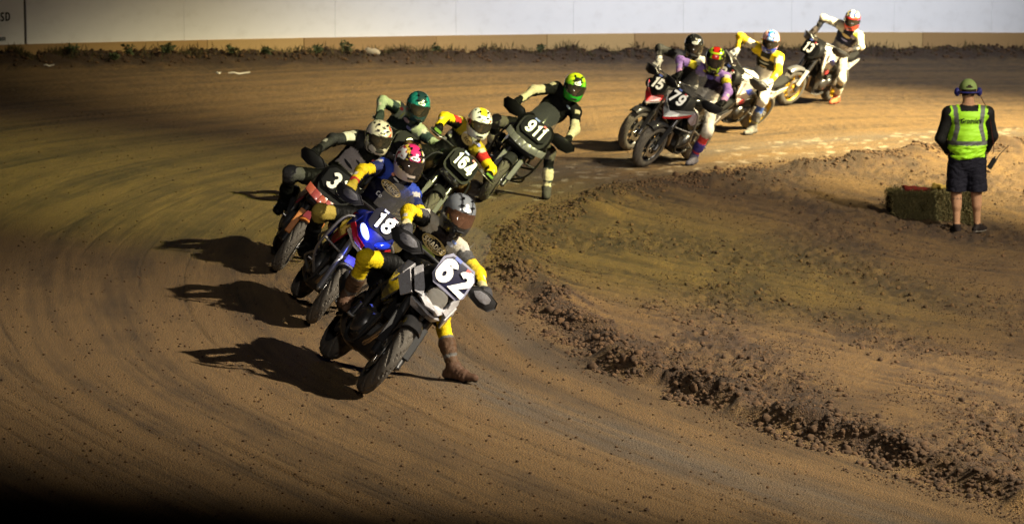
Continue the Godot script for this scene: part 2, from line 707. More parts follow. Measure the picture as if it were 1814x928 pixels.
func ground_mat() -> StandardMaterial3D:
	var m := StandardMaterial3D.new()
	m.vertex_color_use_as_albedo = true
	m.albedo_texture = grain_tex
	m.uv1_triplanar = true
	m.uv1_world_triplanar = true
	m.uv1_scale = Vector3(1.3, 1.3, 1.3)
	m.normal_enabled = true
	m.normal_texture = grain_nrm
	m.normal_scale = 2.2
	m.roughness = 0.93
	return m

func clod_mesh(sd: int, seg := 9) -> ArrayMesh:
	var st := S()
	st.set_smooth_group(0)
	var P := []
	var m := 6
	for j in m + 1:
		var row := []
		for i in seg:
			var a := TAU * i / seg
			var e := PI * j / m - PI / 2
			var d := Vector3(cos(a) * cos(e), sin(e), sin(a) * cos(e))
			var r := 1.0 + 0.45 * nz.get_noise_3d(d.x * 1.1 + sd * 10, d.y * 1.1, d.z * 1.1) + 0.3 * nz2.get_noise_3d(d.x * 3.0, d.y * 3.0 + sd * 7, d.z * 3.0)
			row.append(d * r * Vector3(1, 0.8, 1))
		P.append(row)
	for j in m:
		for i in seg:
			quad(st, P[j][i], P[j][(i + 1) % seg], P[j + 1][(i + 1) % seg], P[j + 1][i])
	return mk(st)

func clod_mat() -> StandardMaterial3D:
	var m := StandardMaterial3D.new()
	m.vertex_color_use_as_albedo = true
	m.albedo_texture = grain_tex
	m.uv1_triplanar = true
	m.uv1_scale = Vector3(0.6, 0.6, 0.6)
	m.normal_enabled = true
	m.normal_texture = grain_nrm
	m.roughness = 0.95
	return m

func scatter(called: String, label: String, spots: Array, mesh: Mesh, mat: Material):
	var mm := MultiMesh.new()
	mm.transform_format = MultiMesh.TRANSFORM_3D
	mm.use_colors = true
	mm.mesh = mesh
	mm.instance_count = spots.size()
	for i in spots.size():
		mm.set_instance_transform(i, spots[i][0])
		mm.set_instance_color(i, spots[i][1])
	var o := MultiMeshInstance3D.new()
	o.name = numbered(called)
	o.multimesh = mm
	o.material_override = mat
	add_child(o)
	tag(o, label, "dirt", "", "stuff")

func clod_xf(x: float, z: float, r: float, sink := 0.25) -> Transform3D:
	var b := Basis.from_euler(Vector3(rng.randf() * TAU, rng.randf() * TAU, rng.randf() * TAU)).scaled(Vector3(r, r * rng.randf_range(0.6, 1.0), r))
	return Transform3D(b, Vector3(x, ground_y(x, z) + r * (0.6 - sink), z))

func build_clods():
	var mat := clod_mat()
	var groups := [[], [], [], [], []]
	var soil := lin(0.075, 0.038, 0.014)
	# along the crest of the berm
	var ln := ridge.size()
	for i in 34000:
		var t := rng.randf_range(6.0, ln - 2.0)
		var k := int(t)
		var a: Vector2 = ridge[k].lerp(ridge[k + 1], t - k)
		var dr: Vector2 = (ridge[k + 1] - ridge[k]).normalized()
		var nr := Vector2(dr.y, -dr.x)
		var off := rng.randfn(0.22, 0.17)
		var p := a + nr * off
		var ts := track_at(p.x, p.y)
		if ts.x < -0.12 or rng.randf() > 0.55 + 1.1 * nz2.get_noise_2d(p.x * 1.7, p.y * 1.7): continue
		var r := 0.003 + 0.026 * pow(rng.randf(), 4.0)
		if rng.randf() < 0.006: r = rng.randf_range(0.03, 0.055)
		groups[rng.randi() % 4].append([clod_xf(p.x, p.y, r, 0.5), soil * rng.randf_range(0.75, 1.6)])
	# thrown over the infield in patches
	for i in 34000:
		var z := -1.0 / lerpf(1.0 / 19.0, 1.0 / 50.0, rng.randf())
		var x := rng.randf_range(-0.4, absf(z) * 0.165)
		var ts := track_at(x, z)
		if ts.x < 0.3: continue
		var pat := 0.22 + 1.1 * nz2.get_noise_2d(x * 0.45 + 7.0, z * 0.22) + 0.8 * nz2.get_noise_2d(x * 1.6, z * 0.7)
		if rng.randf() > pat: continue
		var r := 0.003 + 0.026 * pow(rng.randf(), 6.0)
		groups[rng.randi() % 4].append([clod_xf(x, z, r), soil * rng.randf_range(0.75, 1.7)])
	# fine crumbs over the infield and spilled beside the berm
	for i in 60000:
		var z := -1.0 / lerpf(1.0 / 19.0, 1.0 / 46.0, rng.randf())
		var x := rng.randf_range(-0.6, absf(z) * 0.165)
		var ts := track_at(x, z)
		if ts.x < -0.35: continue
		if rng.randf() > 0.45 + 0.9 * nz2.get_noise_2d(x * 0.9, z * 0.5) + 0.5 * nz2.get_noise_2d(x * 3.0, z * 1.5): continue
		var r := 0.003 + 0.007 * pow(rng.randf(), 2.0)
		groups[4].append([clod_xf(x, z, r, 0.1), soil * rng.randf_range(0.6, 2.0)])
	# crumbs on the track
	for i in 9000:
		var z := -1.0 / lerpf(1.0 / 19.0, 1.0 / 45.0, rng.randf())
		var x := rng.randf_range(-absf(z) * 0.165, 2.0)
		var ts := track_at(x, z)
		if ts.x > 0.0: continue
		var r := 0.002 + 0.011 * pow(rng.randf(), 5.0)
		groups[4].append([clod_xf(x, z, r), soil * rng.randf_range(0.9, 2.2)])
	# foot of the wall
	for i in 5200:
		var t := rng.randf_range(-0.05, 1.08)
		var d := (W1 - W0).normalized()
		var p := W0.lerp(W1, t) + Vector2(-d.y, d.x) * absf(rng.randfn(0.45, 0.32))
		if wall_dist(p.x, p.y) < 0.08: continue
		var r := 0.008 + 0.035 * pow(rng.randf(), 4.0)
		groups[rng.randi() % 4].append([clod_xf(p.x, p.y, r), soil * rng.randf_range(0.7, 1.9)])
	var names := ["dark crumbly soil clods heaped along the berm and the infield", "coarse soil clods mixed through the berm and the infield", "small lumps of soil thrown over the infield and berm", "broken soil lumps lying along the berm and wall foot", "fine crumbs of dirt lying on the track and infield"]
	for i in 5: scatter("dirt_clods", names[i], groups[i], clod_mesh(i), mat)

# ==================================================================== wall, barrier, weeds
func board_top(s: float) -> float:
	return 0.67 - 0.0205 * s - 0.00055 * s * s

func wall_pt(s: float, y: float, out: float) -> Vector3:
	var d := (W1 - W0).normalized()
	var p := W0 + d * s + Vector2(-d.y, d.x) * out
	return Vector3(p.x, y, p.y)

func wall_slab(st: SurfaceTool, s0: float, s1: float, b0: float, b1: float, t0: float, t1: float, o0: float, o1: float):
	# a board between two stations, with its own bottom and top edges
	st.set_smooth_group(-1)
	var e := 0.004
	var f := [wall_pt(s0 + e, b0 + e, o1), wall_pt(s1 - e, b1 + e, o1), wall_pt(s1 - e, t1 - e, o1), wall_pt(s0 + e, t0 - e, o1)]
	var g := [wall_pt(s0, b0, o1 - e), wall_pt(s1, b1, o1 - e), wall_pt(s1, t1, o1 - e), wall_pt(s0, t0, o1 - e)]
	var h := [wall_pt(s0, b0, o0), wall_pt(s1, b1, o0), wall_pt(s1, t1, o0), wall_pt(s0, t0, o0)]
	quad(st, f[3], f[2], f[1], f[0])
	quad(st, h[0], h[1], h[2], h[3])
	for i in 4:
		var k := (i + 1) % 4
		quad(st, f[i], f[k], g[k], g[i])
		quad(st, g[i], g[k], h[k], h[i])

func build_wall():
	var w := thing("track_wall", Transform3D.IDENTITY, "long white panelled wall on wooden kickboards behind the track", "wall")
	var white := StandardMaterial3D.new()
	white.albedo_color = Color(0.90, 0.90, 0.91)
	white.roughness = 0.55
	white.albedo_texture = noise_tex(0.012, 5, 31, [[0.0, Color(0.93, 0.925, 0.92)], [0.35, Color(0.985, 0.985, 0.985)], [1.0, Color(1, 1, 1)]])
	white.uv1_triplanar = true
	white.uv1_scale = Vector3(0.5, 0.5, 0.5)
	var stops := [-28.0, -23.0, -18.0, -13.0, -8.0, -3.6, 0.42, 0.47, 3.4, 6.41, 8.97, 11.6, 14.2, 16.9, 19.6, 22.3, 25.0, 28.5, 32.0]
	for i in stops.size() - 1:
		var a: float = stops[i]
		var b: float = stops[i + 1]
		if b - a < 0.1: continue
		var st := S()
		wall_slab(st, a + 0.0012, b - 0.0012, board_top(a) - 0.02, board_top(b) - 0.02, 2.7, 2.7, -0.03, 0.0 if i != 5 else 0.012)
		part(st, "panel", white, w)
	# wooden batten in the gap beside the sign panel
	var wood := [M(lin(0.40, 0.255, 0.10), 0.8), M(lin(0.34, 0.21, 0.085), 0.8), M(lin(0.45, 0.30, 0.125), 0.8)]
	var bt := S()
	wall_slab(bt, 0.40, 0.49, board_top(0.4) + 0.0, board_top(0.49), 2.69, 2.69, -0.07, -0.032)
	part(bt, "batten", M(lin(0.05, 0.03, 0.02), 0.9), w)
	var s := -28.0
	var j := 0
	while s < 32.0:
		var e := s + 2.42 + 0.5 * sin(j * 2.3)
		for k in 2:
			var st := S()
			var lo := -0.02 - 0.30 * (k + 1) + 0.006 * k
			var hi := -0.02 - 0.30 * k - 0.004 * k
			if k == 0: hi = 0.0
			wall_slab(st, s + 0.004, e - 0.004, board_top(s) + lo, board_top(e) + lo, board_top(s) + hi, board_top(e) + hi, -0.01, 0.045 + 0.004 * ((j + k) % 3))
			part(st, "plank", wood[(j * 2 + k) % 3], w)
		s = e
		j += 1
	# posts behind the panels, down to the ground
	for q in 15:
		var st := S()
		var sp := -28.5 + q * 4.2
		wall_slab(st, sp, sp + 0.12, plane_y(wall_pt(sp, 0, 0).x) - 0.25, plane_y(wall_pt(sp, 0, 0).x) - 0.25, 2.72, 2.72, -0.19, -0.072)
		part(st, "post", wood[1], w)
	# lettering on the sign panel
	var d := (W1 - W0).normalized()
	var nrm := Vector3(-d.y, 0, d.x)
	var black := M(lin(0.02, 0.02, 0.02), 0.6, 0.0, false)
	var tm := text_mesh("SD", 0.135, 0.006, 0.8)
	var x0 := tm.get_aabb()
	put(tm, "lettering", black, w, frame_of(nrm, Vector3.UP, wall_pt(0.165, 1.10, 0.016) - Vector3(d.x, 0, d.y) * x0.end.x))
	var tm2 := text_mesh("om", 0.075, 0.006, 0.8)
	put(tm2, "lettering", black, w, frame_of(nrm, Vector3.UP, wall_pt(0.075, 0.765, 0.016) - Vector3(d.x, 0, d.y) * tm2.get_aabb().end.x))

func build_barrier():
	var o := thing("safety_barrier", Transform3D.IDENTITY, "black padded safety barrier close to the camera at the lower left", "barrier")
	var m := M(lin(0.012, 0.012, 0.012), 0.95, 0.0, false)
	var a := Vector3(-0.95, 0, -2.165)
	var b := Vector3(0.65, 0, -1.765)
	var dirv := (b - a).normalized()
	var side := Vector3(dirv.z, 0, -dirv.x)
	for i in 4:
		var p := a.lerp(b, i / 4.0) + dirv * 0.005
		var q := a.lerp(b, (i + 1) / 4.0) - dirv * 0.005
		var st := S()
		var R := []
		for e in [p, q]:
			var pr := PackedVector3Array()
			for c in [[-0.05, -0.3], [-0.05, 3.892], [-0.04, 3.917], [-0.015, 3.929], [0.015, 3.929], [0.04, 3.917], [0.05, 3.892], [0.05, -0.3]]:
				pr.append(e + side * c[0] + Vector3.UP * c[1])
			R.append(pr)
		loft(st, R)
		part(st, "pad", m, o)

func leaf(st: SurfaceTool, p: Vector3, d: Vector3, l: float, w: float):
	st.set_smooth_group(-1)
	var sd := d.cross(Vector3(rng.randf() - 0.5, rng.randf() - 0.5, rng.randf() - 0.5)).normalized() * w
	var mid := p + d * l * 0.5 + Vector3.UP * l * 0.06
	var tip := p + d * l - Vector3.UP * l * 0.08
	tri(st, p, mid + sd, mid - sd)
	tri(st, mid + sd, tip, mid - sd)

func build_weeds():
	var gm := StandardMaterial3D.new()
	gm.albedo_color = lin(0.045, 0.06, 0.018).linear_to_srgb()
	gm.roughness = 0.8
	gm.backlight_enabled = true
	gm.backlight = Color(0.08, 0.12, 0.03)
	var dm := M(lin(0.16, 0.13, 0.05), 0.9)
	var list := [[1.0, 0.5, 0.28, "wide low weed patch at the wall foot near the sign panel"], [2.0, 0.55, 0.34, "weed clump at the wall foot right of the sign panel"], [2.9, 0.35, 0.44, "tall weed reaching above the kickboard below the white wall, leftmost"], [2.6, 0.7, 0.26, "low weed tuft in front of the tall leftmost weed"], [4.0, 0.5, 0.30, "dark green weed at the kickboard between the two tall weeds"], [4.6, 0.6, 0.22, "small weed tuft at the wall foot left of the pale stone"], [5.7, 0.5, 0.24, "small green weed at the wall foot beside the pale stone"], [6.35, 0.4, 0.42, "tall green weed beside the pale stone at the wall foot"], [8.2, 0.45, 0.24, "low dry weed at the wall foot above the rider in the green helmet"], [10.6, 0.3, 0.30, "thin dry weed against the wooden kickboard near its middle"], [15.9, 0.35, 0.40, "dark leafy weed at the kickboard beside the blue helmet"], [1.5, 0.9, 0.2, "flat weed spreading on the soil near the sign panel"]]
	for q in list:
		q[2] *= 0.55
		var p := wall_pt(q[0], 0, q[1])
		p.y = ground_y(p.x, p.z)
		var o := thing("weed", Transform3D(Basis.IDENTITY, p), q[3], "weed", "weeds along the wall foot")
		var st := S()
		var s2 := S()
		for i in 7:
			var a := rng.randf() * TAU
			var top := Vector3(cos(a) * 0.4 * q[2], q[2] * rng.randf_range(0.5, 1.0), sin(a) * 0.4 * q[2])
			tube(s2, [Vector3.ZERO, top * 0.5 + Vector3.UP * 0.04, top], [0.005, 0.004, 0.002], 5)
			for k in 9:
				var t := rng.randf_range(0.25, 1.0)
				var dd := Vector3(rng.randfn(), rng.randf_range(-0.2, 0.8), rng.randfn()).normalized()
				leaf(st, top * t, dd, rng.randf_range(0.05, 0.11), rng.randf_range(0.012, 0.028))
		part(s2, "stem", dm, o)
		part(st, "foliage", gm, o)
	# dry grass along the wall foot, thicker to the left
	var gb := S()
	gb.set_smooth_group(-1)
	tri(gb, V3(-0.5, 0, 0), V3(0.5, 0, 0), V3(0.25, 0.6, 0.12))
	tri(gb, V3(0.25, 0.6, 0.12), V3(-0.5, 0, 0), V3(0.1, 1.0, 0.35))
	var blades := []
	var wd := (W1 - W0).normalized()
	for i in 6000:
		var t := pow(rng.randf(), 1.6) * 1.05
		var p := W0.lerp(W1, t) + Vector2(-wd.y, wd.x) * absf(rng.randfn(0.35, 0.25))
		if wall_dist(p.x, p.y) < 0.07 or rng.randf() > 0.45 + 1.2 * nz2.get_noise_2d(t * 30.0, 5.0): continue
		var h := rng.randf_range(0.05, 0.17)
		var w := rng.randf_range(0.006, 0.014)
		var bs := Basis.from_euler(Vector3(rng.randfn() * 0.3, rng.randf() * TAU, rng.randfn() * 0.3)) * Basis.from_scale(Vector3(w, h, h))
		blades.append([Transform3D(bs, Vector3(p.x, ground_y(p.x, p.y) - 0.01, p.y)), lin(0.05, 0.06, 0.018).lerp(lin(0.22, 0.16, 0.06), rng.randf())])
	scatter("dry_grass", "thin dry grass growing along the foot of the wall", blades, mk(gb), clod_mat())
	# pale stone and scraps of litter at the far edge
	var sp := wall_pt(6.75, 0, 0.55)
	sp.y = ground_y(sp.x, sp.z) + 0.05
	var stone := put(clod_mesh(31, 12), "stone", M(lin(0.42, 0.36, 0.27), 0.9), self, Transform3D(Basis.IDENTITY.scaled(Vector3(0.16, 0.09, 0.1)), sp))
	tag(stone, "pale rounded stone at the wall foot", "stone")
	for q in [[-4.25, -52.6, 0.34, 0.2, "long thin white scrap of tape on the far track edge"], [-4.55, -52.35, 0.07, 0.5, "small white scrap lying left of the tape scrap"], [-7.1, -51.8, 0.16, 0.1, "crumpled grey scrap on the soil below the sign panel"]]:
		var st := S()
		var rows := []
		for i in 5:
			var t := i / 4.0 - 0.5
			var yy := 0.02 + 0.012 * sin(i * 2.1)
			rows.append(PackedVector3Array([Vector3(t * q[2], yy, -0.03), Vector3(t * q[2], yy + 0.012, 0.0), Vector3(t * q[2], yy - 0.006, 0.03), Vector3(t * q[2], yy - 0.009, 0.0)]))
		loft(st, rows)
		var o := put(mk(st), "litter", M(lin(0.6, 0.57, 0.52), 0.7), self, Transform3D(Basis(Vector3.UP, q[3]), Vector3(q[0], ground_y(q[0], q[1]), q[1])))
		tag(o, q[4], "litter", "scraps on the far edge of the track")

func floodlight(base: Vector3, h: float, beams: Array, label: String):
	var gy := plane_y(base.x)
	var o := thing("floodlight_pole", at3(base.x, gy, base.z), label, "floodlight", "floodlight poles round the track")
	var steel := M(lin(0.35, 0.35, 0.36), 0.5, 0.6)
	var st := S()
	tube(st, [Vector3(0, -0.4, 0), Vector3(0, h * 0.5, 0), Vector3(0, h - 0.2, 0)], [0.22, 0.17, 0.12], 14)
	part(st, "pole", steel, o)
	var top := Vector3(0, h, 0)
	var d0: Vector3 = beams[0][0] - (base + Vector3(0, gy, 0) + top)
	var arm := frame_of(Vector3(d0.x, 0, d0.z), Vector3.UP, top)
	st = S()
	cbox(st, arm, Vector3(maxf(0.4, beams.size() * 0.9), 0.12, 0.12), 0.01)
	part(st, "crossarm", steel, o)
	for i in beams.size():
		var q = beams[i]
		var c := arm * Vector3((i - (beams.size() - 1) * 0.5) * 0.9, 0.0, 0.30)
		var d: Vector3 = (q[0] - (base + Vector3(0, gy, 0) + c)).normalized()
		var fr := frame_of(d, Vector3.UP, c)
		st = S()
		cbox(st, fr, Vector3(0.7, 0.55, 0.24), 0.03)
		var head := part(st, "lamp_head", M(lin(0.08, 0.08, 0.08), 0.5), o)
		var em := StandardMaterial3D.new()
		em.albedo_color = Color(0.9, 0.9, 0.88)
		em.emission_enabled = true
		em.emission = q[2]
		em.emission_energy_multiplier = 6.0
		st = S()
		cbox(st, Transform3D(fr.basis, c + d * 0.13), Vector3(0.62, 0.47, 0.015), 0.004)
		part(st, "lens", em, head)
		var l := SpotLight3D.new()
		l.name = "flood_beam"
		l.light_color = q[2]
		l.light_energy = q[1]
		l.light_size = 0.3 if base.z < 0.0 else 1.2
		l.spot_range = 140.0
		l.spot_attenuation = 2.0
		l.spot_angle = q[3]
		l.spot_angle_attenuation = 1.0
		l.shadow_enabled = true
		o.add_child(l, true)
		l.transform = Transform3D(fr.basis * Basis(Vector3.UP, PI), fr * Vector3(0, 0, 0.46))

# ==================================================================== bodies: tapered bones blended on a grid, meshed as surface nets
class Body:
	var o: Vector3
	var cell: float
	var nx: int
	var ny: int
	var nz: int
	var f := PackedFloat32Array()
	var best := PackedFloat32Array()
	var id := PackedByteArray()
	var bones := []
	func _init(lo: Vector3, hi: Vector3, c: float):
		cell = c
		o = lo
		nx = int((hi.x - lo.x) / c) + 2
		ny = int((hi.y - lo.y) / c) + 2
		nz = int((hi.z - lo.z) / c) + 2
		f.resize(nx * ny * nz)
		f.fill(1.0)
		best.resize(nx * ny * nz)
		best.fill(1.0)
		id.resize(nx * ny * nz)
	# paint: array of [t0, t1, colour] or [t0, t1, colour, direction, min cosine]; the first that fits wins
	func bone(a: Vector3, b: Vector3, ra: float, rb: float, paint, k := 0.035, flat := Vector3.ZERO, fs := 1.0):
		var pn = paint if paint is Array else [[-1.0, 2.0, paint]]
		var bi := bones.size()
		bones.append([a, b, pn])
		var ab := b - a
		if fs != 1.0: ab += flat * (ab.dot(flat) * (fs - 1.0))
		var l2 := maxf(ab.length_squared(), 1e-8)
		var m := maxf(ra, rb) + k + cell * 2.0
		var lo := a.min(b) - Vector3(m, m, m) - o
		var hi := a.max(b) + Vector3(m, m, m) - o
		var x0 := maxi(0, int(lo.x / cell))
		var x1 := mini(nx - 1, int(hi.x / cell) + 1)
		var y0 := maxi(0, int(lo.y / cell))
		var y1 := mini(ny - 1, int(hi.y / cell) + 1)
		var z0 := maxi(0, int(lo.z / cell))
		var z1 := mini(nz - 1, int(hi.z / cell) + 1)
		var base := o - a
		for z in range(z0, z1 + 1):
			for y in range(y0, y1 + 1):
				var i := (z * ny + y) * nx + x0
				for x in range(x0, x1 + 1):
					var q := base + Vector3(x, y, z) * cell
					if fs != 1.0: q += flat * (q.dot(flat) * (fs - 1.0))
					var t := clampf(q.dot(ab) / l2, 0.0, 1.0)
					var d := (q - ab * t).length() - ra - (rb - ra) * t
					if d < m:
						if d < best[i]:
							best[i] = d
							id[i] = bi
						var c := f[i]
						var h := k - absf(c - d)
						if h > 0.0: f[i] = minf(c, d) - h * h * 0.25 / k
						elif d < c: f[i] = d
					i += 1
	func sample(p: Vector3) -> float:
		var q := (p - o) / cell
		var x := clampi(int(q.x), 0, nx - 2)
		var y := clampi(int(q.y), 0, ny - 2)
		var z := clampi(int(q.z), 0, nz - 2)
		var i := (z * ny + y) * nx + x
		var u := q.x - x
		var v := q.y - y
		var w := q.z - z
		var a := lerpf(lerpf(f[i], f[i + 1], u), lerpf(f[i + nx], f[i + nx + 1], u), v)
		i += nx * ny
		var b := lerpf(lerpf(f[i], f[i + 1], u), lerpf(f[i + nx], f[i + nx + 1], u), v)
		return lerpf(a, b, w)
	func project(p: Vector3, d: Vector3) -> Vector3:
		# from outside at p along d onto the surface
		for i in 40:
			var s := sample(p)
			if s < 0.001: break
			p += d * clampf(s * 0.8, 0.002, 0.03)
		return p
	func color(p: Vector3, bi: int) -> Color:
		var B = bones[bi]
		var ab: Vector3 = B[1] - B[0]
		var t: float = (p - B[0]).dot(ab) / maxf(ab.length_squared(), 1e-8)
		var q: Vector3 = (p - B[0] - ab * clampf(t, 0, 1)).normalized()
		t = clampf(t, -0.9, 1.9)
		for e in B[2]:
			if t >= e[0] and t <= e[1]:
				if e.size() < 4 or q.dot(e[3]) > e[4]: return e[2]
		return B[2][-1][2]
	# appends to V, C, I
	func mesh(V: PackedVector3Array, C: PackedColorArray, I: PackedInt32Array, wr: FastNoiseLite, amp := 0.0):
		var vid := {}
		var lim := cell * 2.0
		var sy := nx
		var sz := nx * ny
		var off := [0, 1, sy, sy + 1, sz, sz + 1, sz + sy, sz + sy + 1]
		var ed := [[0, 1], [2, 3], [4, 5], [6, 7], [0, 2], [1, 3], [4, 6], [5, 7], [0, 4], [1, 5], [2, 6], [3, 7]]
		var active := PackedInt32Array()
		for z in nz - 1:
			for y in ny - 1:
				var i := (z * ny + y) * nx
				for x in nx - 1:
					var j := i + x
					var fj := f[j]
					if fj > lim or fj < -lim: continue
					var s := fj < 0.0
					if (f[j + 1] < 0.0) != s or (f[j + sy] < 0.0) != s or (f[j + sz] < 0.0) != s or (f[j + sy + 1] < 0.0) != s or (f[j + sz + 1] < 0.0) != s or (f[j + sz + sy] < 0.0) != s or (f[j + sz + sy + 1] < 0.0) != s:
						var p := Vector3.ZERO
						var n := 0
						for e in ed:
							var a: float = f[j + off[e[0]]]
							var b: float = f[j + off[e[1]]]
							if (a < 0.0) != (b < 0.0):
								var t := a / (a - b)
								var e0: int = e[0]
								var e1: int = e[1]
								p += Vector3(lerpf(e0 & 1, e1 & 1, t), lerpf((e0 >> 1) & 1, (e1 >> 1) & 1, t), lerpf((e0 >> 2) & 1, (e1 >> 2) & 1, t))
								n += 1
						p = o + (Vector3(x, y, z) + p / n) * cell
						vid[j] = V.size()
						C.append(color(p, id[j]))
						if amp > 0.0:
							var g := Vector3(f[j + 1] - fj, f[j + sy] - fj, f[j + sz] - fj).normalized()
							var B = bones[id[j]]
							var ab: Vector3 = B[1] - B[0]
							var al := ab.length()
							# creases that run round the limb, sharp in the fold
							var u: float = (p - B[0]).dot(ab) / maxf(al, 0.001)
							var side := (p.x + p.y * 0.7 + p.z * 0.4) * 6.0
							var cr := 1.0 - 2.2 * absf(wr.get_noise_3d(u * 16.0 + side * 0.35, side, id[j] * 3.7))
							p += g * amp * (0.35 * wr.get_noise_3dv(p * 12.0) - 0.75 * maxf(cr, 0.0) * maxf(cr, 0.0))
						V.append(p)
						active.append(j)
		for j in active:
			var s := f[j] < 0.0
			for ax in 3:
				var st: int = [1, sy, sz][ax]
				if (f[j + st] < 0.0) == s: continue
				var u: int = [sy, sz, 1][ax]
				var w: int = [sz, 1, sy][ax]
				if not (vid.has(j - u) and vid.has(j - w) and vid.has(j - u - w)): continue
				var a: int = vid[j]
				var b: int = vid[j - u]
				var c: int = vid[j - u - w]
				var d: int = vid[j - w]
				if s: I.append_array([a, c, b, a, d, c])
				else: I.append_array([a, b, c, a, c, d])

func soup(V: PackedVector3Array, C: PackedColorArray, I: PackedInt32Array) -> ArrayMesh:
	var ar := []
	ar.resize(Mesh.ARRAY_MAX)
	ar[Mesh.ARRAY_VERTEX] = V
	ar[Mesh.ARRAY_COLOR] = C
	ar[Mesh.ARRAY_INDEX] = I
	var am := ArrayMesh.new()
	am.add_surface_from_arrays(Mesh.PRIMITIVE_TRIANGLES, ar)
	var st := SurfaceTool.new()
	st.create_from(am, 0)
	st.generate_normals()
	return st.commit()

# ---- a gloved fist closed on a bar along x; wrist towards -z, back of the hand up; left hand (thumb at -x)
var fist := []
func make_fist():
	var b := Body.new(Vector3(-0.075, -0.07, -0.13), Vector3(0.075, 0.08, 0.075), 0.0055)
	var g := Color(0, 0, 0)
	var k := Color(1, 1, 1)
	b.bone(Vector3(0, 0.012, -0.125), Vector3(0, 0.026, -0.06), 0.031, 0.034, g, 0.02)
	for i in 4:
		var x := -0.033 + i * 0.022
		var r: float = [0.0105, 0.011, 0.0105, 0.0095][i]
		b.bone(Vector3(x * 0.7, 0.026, -0.06), Vector3(x, 0.034, 0.004), 0.018, 0.013, g, 0.012)
		var rr: float = [0.0, 0.003, 0.001, -0.003][i]
		b.bone(Vector3(x, 0.034, 0.004), Vector3(x, 0.018, 0.034 + rr), 0.0125, r, k, 0.004)
		b.bone(Vector3(x, 0.018, 0.034 + rr), Vector3(x, -0.014, 0.028 + rr), r, r * 0.95, g, 0.003)
		b.bone(Vector3(x, -0.014, 0.028 + rr), Vector3(x, -0.026, 0.006), r * 0.95, r * 0.85, g, 0.003)
	b.bone(Vector3(-0.03, 0.012, -0.055), Vector3(-0.045, -0.012, -0.022), 0.017, 0.013, g, 0.012)
	b.bone(Vector3(-0.045, -0.012, -0.022), Vector3(-0.038, -0.026, 0.006), 0.012, 0.0095, g, 0.004)
	var V := PackedVector3Array()
	var C := PackedColorArray()
	var I := PackedInt32Array()
	b.mesh(V, C, I, nz)
	fist = [V, C, I]

func add_fist(V: PackedVector3Array, C: PackedColorArray, I: PackedInt32Array, xf: Transform3D, mirror: bool, col: Color, knuckle: Color):
	var n := V.size()
	var fv: PackedVector3Array = fist[0]
	for i in fv.size():
		var p := fv[i]
		if mirror: p.x = -p.x
		V.append(xf * p)
		C.append(col.lerp(knuckle, fist[1][i].r))
	var fi: PackedInt32Array = fist[2]
	for i in range(0, fi.size(), 3):
		if mirror: I.append_array([n + fi[i], n + fi[i + 2], n + fi[i + 1]])
		else: I.append_array([n + fi[i], n + fi[i + 1], n + fi[i + 2]])

# two-bone reach: returns the joint
func elbow(a: Vector3, b: Vector3, l1: float, l2: float, pole: Vector3) -> Vector3:
	var d := b - a
	var L := minf(d.length(), (l1 + l2) * 0.995)
	var dn := d.normalized()
	var x := (l1 * l1 - l2 * l2 + L * L) / (2.0 * L)
	var h := sqrt(maxf(l1 * l1 - x * x, 0.0))
	var p := (pole - dn * pole.dot(dn)).normalized()
	return a + dn * x + p * h

# ==================================================================== helmet
func helmet_pt(v: float, a: float, grow := 0.0) -> Vector3:
	# v 0 crown .. 1 neck rim, a azimuth, 0 = front
	var y := lerpf(0.137, -0.148, 0.5 - 0.5 * cos(v * PI * 0.93) if v < 0.5 else 0.11 + v * 0.89 - 0.0)
	if v < 0.5: y = 0.137 * cos(v * PI)
	else: y = -0.148 * (v - 0.5) * 2.0
	var w: float
	var zf: float
	var zb: float
	if y > 0.0:
		var c := sqrt(maxf(0.0, 1.0 - pow(y / 0.137, 2.0)))
		w = 0.126 * c
		zf = 0.142 * c
		zb = 0.150 * c
	else:
		var t := -y / 0.148
		w = 0.126 - 0.022 * t * t
		zf = 0.142 + 0.034 * sin(minf(t, 1.0) * PI * 0.75) - 0.012 * t * t
		zb = 0.150 - 0.055 * t * t
	var ca := cos(a)
	var sa := sin(a)
	var z := (zf if ca > 0.0 else zb) * signf(ca) * pow(absf(ca), 0.92)
	var x := w * signf(sa) * pow(absf(sa), 0.92)
	return Vector3(x, y, z) * (1.0 + grow)

func in_window(y: float, a: float) -> bool:
	return y < 0.036 - 0.010 * absf(a) and y > -0.082 + 0.030 * absf(a) and absf(a) < 1.30

